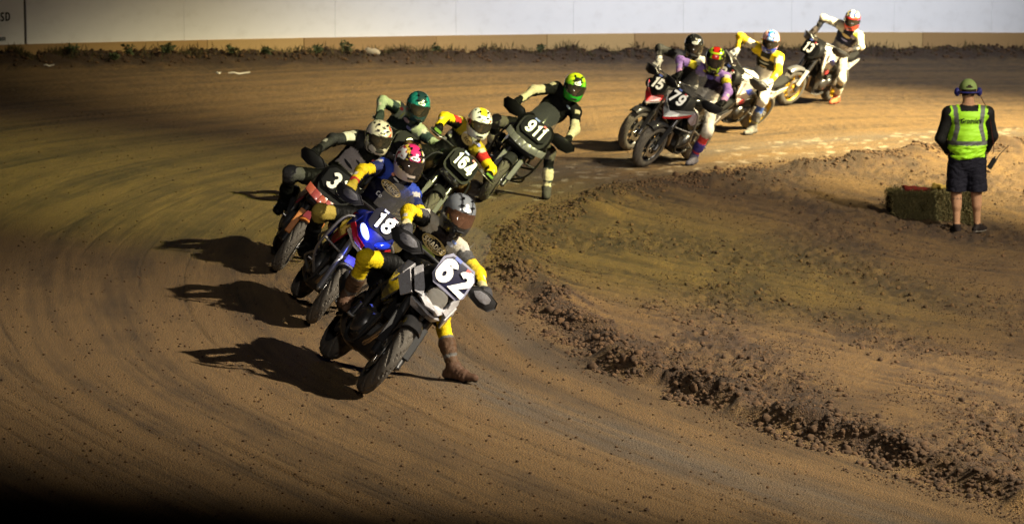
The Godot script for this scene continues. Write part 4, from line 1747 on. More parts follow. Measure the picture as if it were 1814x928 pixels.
	# --- frame, swingarm, shock, pegs
	for s in [1, -1]:
		st = S()
		tube(st, bend([V3(s * 0.03, 0.97, 1.13), V3(s * 0.15, 0.86, 0.86), V3(s * 0.15, 0.70, 0.52), V3(s * 0.12, 0.42, 0.42)]), 0.018, 8)
		tube(st, [V3(s * 0.03, 0.88, 1.16), V3(s * 0.15, 0.62, 0.93)], 0.015, 8)
		tube(st, [V3(s * 0.15, 0.62, 0.93), V3(s * 0.15, 0.85, 0.80)], 0.013, 8)
		tube(st, [V3(s * 0.15, 0.62, 0.93), V3(s * 0.15, 0.72, 0.56)], 0.013, 8)
		tube(st, bend([V3(s * 0.04, 0.86, 1.16), V3(s * 0.13, 0.55, 1.06), V3(s * 0.13, 0.27, 0.93), V3(s * 0.12, 0.25, 0.55), V3(s * 0.12, 0.42, 0.42)]), 0.015, 8)
		tube(st, [V3(s * 0.13, 0.73, 0.50), V3(s * 0.11, 0.83, -0.22)], 0.013, 8)
		tube(st, [V3(s * 0.12, 0.48, 0.42), V3(s * 0.11, 0.79, -0.1)], 0.012, 8)
		part(st, "frame", frame_m, node)
	st = S()
	for s in [1, -1]:
		loft(st, [ring(V3(s * 0.09, 0.45, 0.46), Vector3.RIGHT, Vector3.UP, 0.025, 0.04, 10, 4.0), ring(V3(s * 0.12, 0.41, 0.25), Vector3.RIGHT, Vector3.UP, 0.022, 0.045, 10, 4.0), ring(V3(s * 0.12, 0.34, -0.05), Vector3.RIGHT, Vector3.UP, 0.018, 0.032, 10, 4.0)])
	cbox(st, at3(0, 0.45, 0.42), Vector3(0.2, 0.06, 0.08), 0.012)
	tube(st, [V3(-0.15, 0.33, 0), V3(0.15, 0.33, 0)], 0.014, 8)
	part(st, "swingarm", alloy if d.get("alloy_arm", false) else case, node)
	st = S()
	var coil := []
	for i in 57:
		var a := i * 0.75
		var t := i / 56.0
		coil.append(V3(cos(a) * 0.038, lerpf(0.50, 0.72, t) + 0.0, lerpf(0.36, 0.42, t) + sin(a) * 0.038))
	tube(st, coil, 0.007, 5)
	tube(st, [V3(0, 0.45, 0.34), V3(0, 0.76, 0.43)], 0.016, 8)
	part(st, "shock", M(lin(0.5, 0.35, 0.02), 0.4), node)
	for s in [1, -1]:
		st = S()
		tube(st, [V3(s * 0.13, 0.39, 0.43), V3(s * 0.21, 0.39, 0.42), V3(s * 0.32, 0.395, 0.41)], [0.012, 0.016, 0.015], 8)
		cbox(st, at3(s * 0.15, 0.45, 0.39), Vector3(0.014, 0.13, 0.06), 0.005)
		part(st, "foot_peg", alloy, node)
	# chain and sprockets (left side)
	st = S()
	lathe_x(st, [Vector2(-0.004, 0.05), Vector2(-0.004, 0.105), Vector2(0.004, 0.105), Vector2(0.004, 0.05)], at3(0.098, 0.33, 0), 30, false)
	for i in 36:
		var t := i / 36.0
		cbox(st, rot(-13.0, 0, 0, V3(0.1, lerpf(0.435, 0.47, t), lerpf(0.0, 0.46, t))), Vector3(0.014, 0.014, 0.011), 0.003)
		cbox(st, rot(-10.0, 0, 0, V3(0.1, lerpf(0.23, 0.40, t), lerpf(0.02, 0.46, t))), Vector3(0.014, 0.014, 0.011), 0.003)
	part(st, "chain", case, node)
	# --- engine
	st = S()
	cbox(st, at3(0, 0.41, 0.70), Vector3(0.27, 0.26, 0.42), 0.04)
	cbox(st, at3(0, 0.50, 0.56), Vector3(0.24, 0.16, 0.20), 0.04)
	for s in [1, -1]:
		lathe_x(st, [Vector2(0.0, 0.115), Vector2(0.03, 0.108), Vector2(0.045, 0.09), Vector2(0.05, 0.0)], Transform3D(Basis(Vector3(s, 0, 0), Vector3.UP, Vector3(0, 0, s)), V3(s * 0.13, 0.41, 0.74)), 22)
		lathe_x(st, [Vector2(0.0, 0.075), Vector2(0.025, 0.07), Vector2(0.032, 0.0)], Transform3D(Basis(Vector3(s, 0, 0), Vector3.UP, Vector3(0, 0, s)), V3(s * 0.13, 0.44, 0.55)), 18)
	part(st, "engine_case", case, node)
	for q in [[52.0, 0.86], [-18.0, 0.62]]:
		st = S()
		var cb := rot(q[0] - 10.0, 0, 0, V3(0, 0.53, q[1]))
		for i in 7:
			cbox(st, cb * at3(0, 0.02 + i * 0.022, 0), Vector3(0.21, 0.010, 0.19), 0.003)
		cbox(st, cb * at3(0, 0.08, 0), Vector3(0.16, 0.19, 0.15), 0.02)
		cbox(st, cb * at3(0, 0.205, 0), Vector3(0.22, 0.08, 0.17), 0.022)
		part(st, "cylinder", case, node)
	# exhaust: header from the front cylinder, under the engine to a silencer on the right
	st = S()
	tube(st, bend([V3(0.03, 0.62, 1.05), V3(0.05, 0.50, 1.12), V3(0.04, 0.32, 1.02), V3(-0.06, 0.22, 0.75), V3(-0.14, 0.27, 0.45), V3(-0.17, 0.40, 0.25)]), 0.022, 10)
	tube(st, bend([V3(-0.03, 0.62, 1.05), V3(-0.07, 0.48, 1.13), V3(-0.08, 0.30, 1.0), V3(-0.09, 0.22, 0.74)]), 0.022, 10)
	part(st, "exhaust_pipe", M(lin(0.42, 0.34, 0.26), 0.3, 0.9), node)
	st = S()
	loft(st, [ring(V3(-0.17, 0.42, 0.22), Vector3.RIGHT, Vector3.UP, 0.028, 0.03, 14), ring(V3(-0.19, 0.46, 0.12), Vector3.RIGHT, Vector3.UP, 0.05, 0.062, 14, 3.0), ring(V3(-0.21, 0.58, -0.24), Vector3.RIGHT, Vector3.UP, 0.05, 0.064, 14, 3.0), ring(V3(-0.21, 0.60, -0.30), Vector3.RIGHT, Vector3.UP, 0.03, 0.04, 14)])
	part(st, "silencer", satin, node)
	# radiator with fins, skid plate
	st = S()
	cbox(st, rot(-16.0, 0, 0, V3(0, 0.66, 1.09)), Vector3(0.30, 0.25, 0.04), 0.008)
	for i in 13:
		cbox(st, rot(-16.0, 0, 0, V3(0, 0.66, 1.09)) * at3(0, -0.105 + i * 0.0175, 0.022), Vector3(0.26, 0.005, 0.008), 0.001)
	part(st, "radiator", black, node)
	if d.get("skid", true):
		st = S()
		loft(st, [ring(V3(0, 0.36, 1.06), Vector3.RIGHT, Vector3(0, 0.5, 0.86), 0.12, 0.010, 12, 5.0), ring(V3(0, 0.25, 0.98), Vector3.RIGHT, Vector3(0, 0.9, 0.4), 0.14, 0.010, 12, 5.0), ring(V3(0, 0.225, 0.80), Vector3.RIGHT, Vector3.UP, 0.15, 0.012, 12, 5.0), ring(V3(0, 0.23, 0.52), Vector3.RIGHT, Vector3.UP, 0.13, 0.010, 12, 5.0)])
		part(st, "skid_plate", M(d.get("skid_color", lin(0.03, 0.03, 0.032)), 0.4, 0.4), node)
	# --- tank, seat, tail
	st = S()
	rows = []
	for q in [[1.04, 0.955, 0.07, 0.05], [0.99, 0.97, 0.12, 0.085], [0.88, 0.965, 0.165, 0.115], [0.75, 0.95, 0.175, 0.12], [0.62, 0.92, 0.15, 0.105], [0.52, 0.885, 0.115, 0.075], [0.44, 0.855, 0.085, 0.045]]:
		rows.append(ring(V3(0, q[1], q[0]), Vector3.LEFT, Vector3.UP, q[2], q[3], 18, 2.7))
	loft(st, rows)
	part(st, "fuel_tank", body if not d.has("tank") else M(d.tank, 0.3, 0.0, true, 0.6), node)
	st = S()
	rows = []
	var ts: float = d.get("tail", 1.0)
	for q in [[0.52, 0.865, 0.085, 0.03], [0.46, 0.855, 0.11, 0.045], [0.25, 0.845, 0.135, 0.05], [0.02, 0.86, 0.14, 0.05], [-0.14, 0.895, 0.12, 0.045], [-0.30, 0.92, 0.095, 0.035], [-0.36, 0.925, 0.06, 0.018]]:
		rows.append(ring(V3(0, q[1], q[0] if q[0] > 0.0 else q[0] * ts), Vector3.LEFT, Vector3.UP, q[2], q[3], 16, 3.0))
	loft(st, rows)
	part(st, "seat", M(lin(0.018, 0.018, 0.018), 0.7), node)
	st = S()
	rows = []
	for q in [[0.02, 0.79, 0.10, 0.035], [-0.2, 0.83, 0.105, 0.04], [-0.40, 0.885, 0.08, 0.03], [-0.52, 0.91, 0.04, 0.012]]:
		rows.append(ring(V3(0, q[1], q[0] if q[0] > 0.0 else q[0] * ts), Vector3.LEFT, Vector3.UP, q[2], q[3], 14, 3.0))
	loft(st, rows)
	part(st, "tail_section", body, node)
	# rear hugger over the tyre
	st = S()
	rows = []
	for i in 7:
		var a := deg_to_rad(lerpf(40.0, 100.0, i / 6.0))
		rows.append(ring(V3(0, 0.33 + 0.375 * sin(a), 0.375 * cos(a)), Vector3.RIGHT, V3(0, sin(a), cos(a)), 0.085, 0.006, 12, 4.0))
	loft(st, rows)
	part(st, "rear_fender", black, node)
	# side panels under the seat
	for s in [1, -1]:
		st = S()
		var pp := mir([V3(0.155, 0.82, 0.45), V3(0.165, 0.80, 0.10), V3(0.135, 0.86, -0.28 * ts), V3(0.135, 0.80, -0.26 * ts), V3(0.16, 0.66, 0.16), V3(0.16, 0.64, 0.36)], s)
		if s < 0: pp.reverse()
		pane3(st, pp, 0.012, 0.012)
		var sp := part(st, "side_panel", M(d.get("side", d.get("body", lin(0.008, 0.008, 0.009))), 0.32, 0.0, true, 0.5), node)
		if d.has("side_num"):
			var tm := numerals(d.side_num, 0.13, 0.2, 0.9, 0.1)
			put(tm, "number", M(d.get("num", lin(0.8, 0.8, 0.8)), 0.4, 0.0, false), sp, frame_of(Vector3(s, -0.1, 0), V3(0, 1, -0.2 * s), V3(s * 0.178, 0.745, 0.17)))
	# tank shrouds
	for s in [1, -1]:
		st = S()
		var pp := mir([V3(0.13, 1.01, 1.17), V3(0.185, 0.99, 0.92), V3(0.185, 0.88, 0.74), V3(0.20, 0.70, 0.90), V3(0.20, 0.62, 1.05), V3(0.17, 0.80, 1.18)], s)
		if s < 0: pp.reverse()
		pane3(st, pp, 0.014, 0.022)
		var sh := part(st, "shroud", M(d.get("shroud", d.get("body", lin(0.008, 0.008, 0.009))), 0.3, 0.0, true, 0.6), node)
		for q in d.get("shroud_marks", []):
			st = S()
			var mp := []
			for p in q[0]: mp.append(V3(s * p[0], p[1], p[2]))
			if s < 0: mp.reverse()
			pane3(st, mp, 0.010, 0.004)
			part(st, "shroud_mark", M(q[1], 0.3, 0.0, true, 0.4), sh)
	# --- crash bars
	if d.has("bars"):
		var bm := M(d.bars, 0.35, 0.7)
		for s in [1, -1]:
			st = S()
			tube(st, bend([V3(s * 0.10, 0.99, 1.16), V3(s * 0.26, 0.93, 1.14), V3(s * 0.30, 0.72, 1.12), V3(s * 0.27, 0.50, 1.02), V3(s * 0.14, 0.34, 0.90)]), 0.014, 8)
			tube(st, bend([V3(s * 0.30, 0.72, 1.12), V3(s * 0.30, 0.62, 0.86), V3(s * 0.16, 0.52, 0.62)]), 0.013, 8)
			tube(st, bend([V3(s * 0.27, 0.50, 1.02), V3(s * 0.28, 0.40, 0.82), V3(s * 0.14, 0.30, 0.66)]), 0.013, 8)
			tube(st, [V3(s * 0.29, 0.66, 1.10), V3(s * 0.05, 0.63, 1.20)], 0.011, 8)
			part(st, "crash_bar", bm, node)
	nose(d, B)
	return B

func plate(node: Node3D, d: Dictionary, c: Vector3, tilt: float, w: float, h: float, steer: Transform3D):
	var pm := M(d.get("plate", lin(0.004, 0.004, 0.005)), 0.6, 0.0, false)
	var fr := steer * rot(-tilt, 0, 0, c)
	var st := S()
	var pts := []
	for q in [[-1, -0.62], [-0.72, -1], [0.72, -1], [1, -0.62], [1, 0.55], [0.7, 1], [-0.7, 1], [-1, 0.55]]:
		pts.append(V3(q[0] * w * 0.5, q[1] * h * 0.5, -0.010 * q[0] * q[0]))
	pane3(st, pts, 0.006, 0.004)
	var pl := part(st, "number_plate", pm, node, fr)
	if d.has("plate_inner"):
		st = S()
		var ip := []
		for p in pts: ip.append(V3(p.x * 0.88, p.y * 0.86, p.z * 0.6 + 0.004))
		pane3(st, ip, 0.002, 0.002)
		part(st, "plate_field", M(d.plate_inner, 0.35), pl)
	if d.has("no"):
		var k: float = d.get("num_h", 0.17)
		var tm := numerals(d.no, k, d.get("stroke", 0.20), d.get("num_w", 0.92), d.get("slant", 0.10))
		put(tm, "number", M(d.get("num", lin(0.80, 0.80, 0.80)), 0.4, 0.0, false), pl, at3(0.0, d.get("num_y", -0.01), 0.011))
	if d.get("stickers", true):
		var k := 0
		for q in [[-0.30, 0.86, 0.16, 0.05, lin(0.08, 0.12, 0.42)], [0.42, 0.74, 0.10, 0.045, lin(0.45, 0.05, 0.05)], [0.62, 0.70, 0.08, 0.04, lin(0.75, 0.75, 0.75)]]:
			st = S()
			cbox(st, at3(q[0] * w * 0.5, q[1] * h * 0.5, 0.006), Vector3(q[2] * w * 1.2, q[3] * h * 2.0, 0.004), 0.001)
			part(st, "sticker", M(q[4], 0.4, 0.0, false), pl)
			k += 1
	return pl

func screen(node: Node3D, d: Dictionary, b: Vector3, w: float, h: float, lean: float):
	var st := S()
	st.set_smooth_group(0)
	var rows := []
	for i in 9:
		var t := i / 8.0
		var row := PackedVector3Array()
		var ww := w * (1.0 - 0.30 * t * t) * (1.0 if i < 8 else 0.80)
		for j in 13:
			var s := j / 6.0 - 1.0
			row.append(b + V3(s * ww, h * t + (0.02 * (1.0 - s * s) if i == 8 else 0.0), -lean * t - 0.09 * s * s + 0.03 * t * t))
		rows.append(row)
	loft(st, rows, false, false)
	var g := part(st, "windscreen", glass(d.get("screen_tint", lin(0.35, 0.33, 0.31)), d.get("screen_alpha", 0.12), 0.12), node)
	return g

func nose(d: Dictionary, B: Dictionary):
	var node: Node3D = B.node
	var steer: Transform3D = B.steer
	var st: SurfaceTool
	var body := M(d.get("body", lin(0.007, 0.007, 0.0075)), 0.3, 0.0, true, 0.6)
	var acc := M(d.get("accent", lin(0.3, 0.3, 0.32)), 0.3, d.get("acc_metal", 0.0), true, 0.6)
	var acc2 := M(d.get("accent2", lin(0.4, 0.02, 0.02)), 0.3, 0.0, true, 0.6)
	var dark := M(lin(0.012, 0.012, 0.013), 0.5)
	var lens := glass(lin(0.6, 0.6, 0.58), 0.2)
	var chrome := M(lin(0.6, 0.58, 0.55), 0.2, 0.9)
	# dash and stay behind the nose, common to all
	st = S()
	cbox(st, rot(-50.0, 0, 0, V3(0, 1.13, 1.19)), Vector3(0.15, 0.10, 0.03), 0.01)
	tube(st, [V3(-0.05, 0.98, 1.15), V3(-0.09, 0.96, 1.32)], 0.010, 6)
	tube(st, [V3(0.05, 0.98, 1.15), V3(0.09, 0.96, 1.32)], 0.010, 6)
	part(st, "dash", dark, node)
	match d.nose:
		"beak":
			st = S()
			loft(st, [ring(V3(0, 0.97, 1.16), Vector3.LEFT, Vector3.UP, 0.15, 0.14, 16, 2.6), ring(V3(0, 0.98, 1.28), Vector3.LEFT, Vector3.UP, 0.155, 0.15, 16, 2.6), ring(V3(0, 0.97, 1.37), Vector3.LEFT, Vector3.UP, 0.13, 0.13, 16, 2.4), ring(V3(0, 0.93, 1.42), Vector3.LEFT, Vector3.UP, 0.09, 0.09, 16, 2.2)])
			part(st, "fairing", body if d.has("body") else M(lin(0.006, 0.006, 0.0065), 0.5), node)
			# round headlamp under the plate
			st = S()
			lathe_x(st, [Vector2(0.0, 0.075), Vector2(0.02, 0.07), Vector2(0.055, 0.02), Vector2(0.06, 0.0)], Transform3D(Basis(V3(0, 0, -1), V3(0, 1, 0), V3(1, 0, 0)), V3(0, 0.895, 1.47)), 20)
			tube(st, [V3(0, 0.895, 1.42), V3(0, 0.895, 1.475)], [0.085, 0.085], 20)
			var hl := part(st, "headlight", chrome, node)
			st = S()
			ell(st, V3(0, 0.895, 1.478), V3(0.083, 0, 0), V3(0, 0.083, 0), V3(0, 0, 0.028), 20, 8)
			part(st, "lens", lens, hl)
			# silver beak: centre blade, two-tier wings and cheek blades
			for s in [1, -1]:
				for q in [
					[V3(0.0, 0.80, 1.66), V3(0.0, 0.83, 1.50), V3(0.085, 0.865, 1.44), V3(0.12, 0.83, 1.44), V3(0.06, 0.79, 1.58)],
					[V3(0.095, 0.84, 1.48), V3(0.11, 0.90, 1.42), V3(0.185, 1.02, 1.24), V3(0.215, 0.96, 1.22), V3(0.15, 0.83, 1.42)],
					[V3(0.16, 0.81, 1.42), V3(0.23, 0.94, 1.20), V3(0.25, 0.84, 1.14), V3(0.19, 0.74, 1.34)],
					[V3(0.215, 0.99, 1.16), V3(0.235, 0.98, 1.02), V3(0.245, 0.86, 0.98), V3(0.25, 0.78, 1.08), V3(0.245, 0.88, 1.18)],
					[V3(0.0, 0.765, 1.60), V3(0.06, 0.775, 1.56), V3(0.14, 0.79, 1.40), V3(0.10, 0.74, 1.38), V3(0.0, 0.735, 1.48)]]:
					st = S()
					var p := mir(q, s)
					if s < 0: p.reverse()
					pane3(st, p, 0.010, 0.022)
					part(st, "beak_panel", acc, node)
			plate(node, d, V3(0, 1.10, 1.45), 22.0, 0.31, 0.28, Transform3D.IDENTITY)
			screen(node, d, V3(0, 1.18, 1.39), 0.15, 0.30, 0.06)
		"eyes":
			st = S()
			loft(st, [ring(V3(0, 0.96, 1.14), Vector3.LEFT, Vector3.UP, 0.19, 0.15, 18, 2.8), ring(V3(0, 0.965, 1.28), Vector3.LEFT, Vector3.UP, 0.175, 0.16, 18, 2.8), ring(V3(0, 0.94, 1.38), Vector3.LEFT, Vector3.UP, 0.15, 0.125, 18, 2.6), ring(V3(0, 0.89, 1.44), Vector3.LEFT, Vector3.UP, 0.10, 0.07, 18, 2.4), ring(V3(0, 0.85, 1.47), Vector3.LEFT, Vector3.UP, 0.04, 0.03, 18, 2.2)])
			part(st, "fairing", body if d.has("body") else M(lin(0.006, 0.006, 0.0065), 0.5), node)
			for s in [1, -1]:
				# eye-shaped lamp
				st = S()
				var ex := V3(0.066, 0.038 * s, -0.030 * s)
				var ey := V3(-0.012 * s, 0.034, -0.014)
				ell(st, V3(s * 0.095, 0.925, 1.415), ex * 1.16, ey * 1.2, V3(0, 0, 0.03), 20, 8)
				var hs := part(st, "headlight", M(lin(0.02, 0.02, 0.06), 0.3), node)
				st = S()
				ell(st, V3(s * 0.098, 0.926, 1.424), ex, ey, V3(0, 0, 0.034), 20, 8)
				var em := StandardMaterial3D.new()
				em.roughness = 0.15
				em.emission_enabled = true
				if s < 0:
					em.albedo_color = Color(0.8, 0.85, 1.0)
					em.emission = Color(0.50, 0.58, 1.0)
					em.emission_energy_multiplier = 2.6
				else:
					em.albedo_color = Color(0.1, 0.2, 0.7)
					em.emission = Color(0.02, 0.08, 0.55)
					em.emission_energy_multiplier = 0.5
				part(st, "lens", em, hs)
				if s < 0:
					var lp := OmniLight3D.new()
					lp.name = "headlight_glow"
					lp.light_color = Color(0.35, 0.42, 1.0)
					lp.light_energy = 0.05
					lp.light_size = 0.05
					lp.omni_range = 20.0
					lp.omni_attenuation = 2.0
					lp.shadow_enabled = true
					node.add_child(lp)
					lp.position = V3(s * 0.098, 0.93, 1.52)
				# red and white blades below, blue side blades
				for q in [[[V3(0.03, 0.83, 1.47), V3(0.12, 0.86, 1.43), V3(0.20, 0.94, 1.30), V3(0.215, 0.90, 1.27), V3(0.13, 0.815, 1.40), V3(0.03, 0.79, 1.45)], acc2], [[V3(0.0, 0.785, 1.47), V3(0.10, 0.80, 1.42), V3(0.20, 0.87, 1.28), V3(0.20, 0.84, 1.25), V3(0.09, 0.765, 1.38), V3(0.0, 0.75, 1.43)], M(lin(0.6, 0.55, 0.5), 0.35)], [[V3(0.17, 1.02, 1.27), V3(0.205, 0.99, 1.12), V3(0.215, 0.86, 1.10), V3(0.20, 0.90, 1.28)], body]]:
					st = S()
					var p := mir(q[0], s)
					if s < 0: p.reverse()
					pane3(st, p, 0.008, 0.010)
					part(st, "fairing_blade", q[1], node)
			plate(node, d, V3(0, 1.09, 1.365), 34.0, 0.27, 0.24, Transform3D.IDENTITY)
			screen(node, d, V3(0, 1.16, 1.28), 0.165, 0.27, 0.14)
		"bar":
			st = S()
			var bw: float = d.get("nose_w", 1.0)
			loft(st, [ring(V3(0, 1.0, 1.14), Vector3.LEFT, Vector3.UP, 0.20 * bw, 0.16, 18, 4.0), ring(V3(0, 1.0, 1.28), Vector3.LEFT, Vector3.UP, 0.22 * bw, 0.17, 18, 4.0), ring(V3(0, 1.03, 1.35), Vector3.LEFT, V3(0, 0.91, -0.40), 0.215 * bw, 0.20, 18, 3.0), ring(V3(0, 1.03, 1.385), Vector3.LEFT, V3(0, 0.91, -0.40), 0.19 * bw, 0.17, 18, 3.0)])
			part(st, "fairing", body if d.has("body") else M(lin(0.006, 0.006, 0.0065), 0.5), node)
			# light bar across the lower edge, in segments
			var nseg := 6
			for i in nseg:
				st = S()
				var x0 := (-1.0 + 2.0 * i / nseg) * 0.25 * bw
				var x1 := (-1.0 + 2.0 * (i + 1) / nseg) * 0.25 * bw
				var pts := []
				for q in [[x0 + 0.002, 0.0], [x1 - 0.002, 0.0], [x1 - 0.002, 1.0], [x0 + 0.002, 1.0]]:
					pts.append(V3(q[0], 0.80 + 0.085 * q[1] + 0.5 * q[0] * q[0], 1.50 - 0.03 * q[1] - 1.3 * q[0] * q[0]))
				pane3(st, pts, 0.03, 0.003)
				part(st, "light_bar_segment", acc if i % 2 == 0 else M(d.get("accent2", d.get("accent", lin(0.3, 0.3, 0.3))), 0.3, 0.0, true, 0.5), node)
			st = S()
			cbox(st, rot(-6.0, 0, 0, V3(0, 0.80, 1.33)), Vector3(0.36 * bw, 0.14, 0.22), 0.03)
			part(st, "lower_cowl", M(lin(0.013, 0.013, 0.014), 0.4), node)
			plate(node, d, V3(0, 1.075, 1.405), 24.0, 0.36, 0.24, Transform3D.IDENTITY)
			if d.get("screen_on", true): screen(node, d, V3(0, 1.15, 1.36), 0.175, 0.24, 0.15)
		"plain":
			st = S()
			loft(st, [ring(V3(0, 0.98, 1.14), Vector3.LEFT, Vector3.UP, 0.19, 0.16, 18, 4.0), ring(V3(0, 0.99, 1.28), Vector3.LEFT, Vector3.UP, 0.20, 0.17, 18, 4.0), ring(V3(0, 1.0, 1.36), Vector3.LEFT, V3(0, 0.93, -0.36), 0.19, 0.16, 18, 4.0)])
			part(st, "fairing", body if d.has("body") else M(lin(0.006, 0.006, 0.0065), 0.5), node)
			st = S()
			for s in [-1, 1]:
				lathe_x(st, [Vector2(0.0, 0.042), Vector2(0.012, 0.038), Vector2(0.02, 0.0)], Transform3D(Basis(V3(0, 0, 1), V3(0, 1, 0), V3(-1, 0, 0)), V3(s * 0.07, 0.84, 1.39)), 16)
			cbox(st, at3(0, 0.84, 1.35), Vector3(0.28, 0.11, 0.07), 0.02)
			part(st, "headlight", M(lin(0.10, 0.10, 0.11), 0.2, 0.5), node)
			plate(node, d, V3(0, 1.05, 1.405), 24.0, 0.33, 0.25, Transform3D.IDENTITY)
		"vee":
			st = S()
			loft(st, [ring(V3(0, 0.96, 1.14), Vector3.LEFT, Vector3.UP, 0.17, 0.14, 16, 2.6), ring(V3(0, 0.96, 1.28), Vector3.LEFT, Vector3.UP, 0.16, 0.15, 16, 2.6), ring(V3(0, 0.93, 1.38), Vector3.LEFT, Vector3.UP, 0.12, 0.11, 16, 2.4), ring(V3(0, 0.89, 1.43), Vector3.LEFT, Vector3.UP, 0.05, 0.05, 16, 2.2)])
			part(st, "fairing", M(lin(0.018, 0.018, 0.02), 0.4), node)
			for s in [1, -1]:
				for q in [[[V3(0.0, 0.78, 1.56), V3(0.0, 0.87, 1.49), V3(0.10, 0.92, 1.42), V3(0.235, 0.98, 1.22), V3(0.215, 0.92, 1.24), V3(0.11, 0.84, 1.43)], acc], [[V3(0.0, 0.755, 1.565), V3(0.0, 0.778, 1.562), V3(0.11, 0.838, 1.432), V3(0.215, 0.918, 1.242), V3(0.205, 0.88, 1.24), V3(0.105, 0.805, 1.42)], acc2], [[V3(0.20, 0.92, 1.24), V3(0.235, 0.95, 1.10), V3(0.245, 0.80, 0.98), V3(0.22, 0.74, 1.10), V3(0.20, 0.82, 1.24)], M(d.get("cheek", lin(0.03, 0.03, 0.032)), 0.32, 0.0, true, 0.5)]]:
					st = S()
					var p := mir(q[0], s)
					if s < 0: p.reverse()
					pane3(st, p, 0.010, 0.012)
					part(st, "nose_blade", q[1], node)
			plate(node, d, V3(0, 1.06, 1.415), 26.0, 0.27, 0.24, Transform3D.IDENTITY)
			screen(node, d, V3(0, 1.14, 1.35), 0.15, 0.30, 0.20)
		"naked":
			st = S()
			loft(st, [ring(V3(0, 0.99, 1.18), Vector3.LEFT, Vector3.UP, 0.13, 0.12, 16, 2.6), ring(V3(0, 0.99, 1.28), Vector3.LEFT, Vector3.UP, 0.15, 0.14, 16, 2.6), ring(V3(0, 0.98, 1.36), Vector3.LEFT, V3(0, 0.93, -0.36), 0.12, 0.13, 16, 2.4)])
			part(st, "fairing", dark, node)
			st = S()
			cbox(st, rot(-10.0, 0, 0, V3(0, 0.84, 1.33)), Vector3(0.20, 0.10, 0.09), 0.03)
			part(st, "lower_cowl", dark, node)
			plate(node, d, V3(0, 1.03, 1.41), 22.0, 0.30, 0.27, steer)

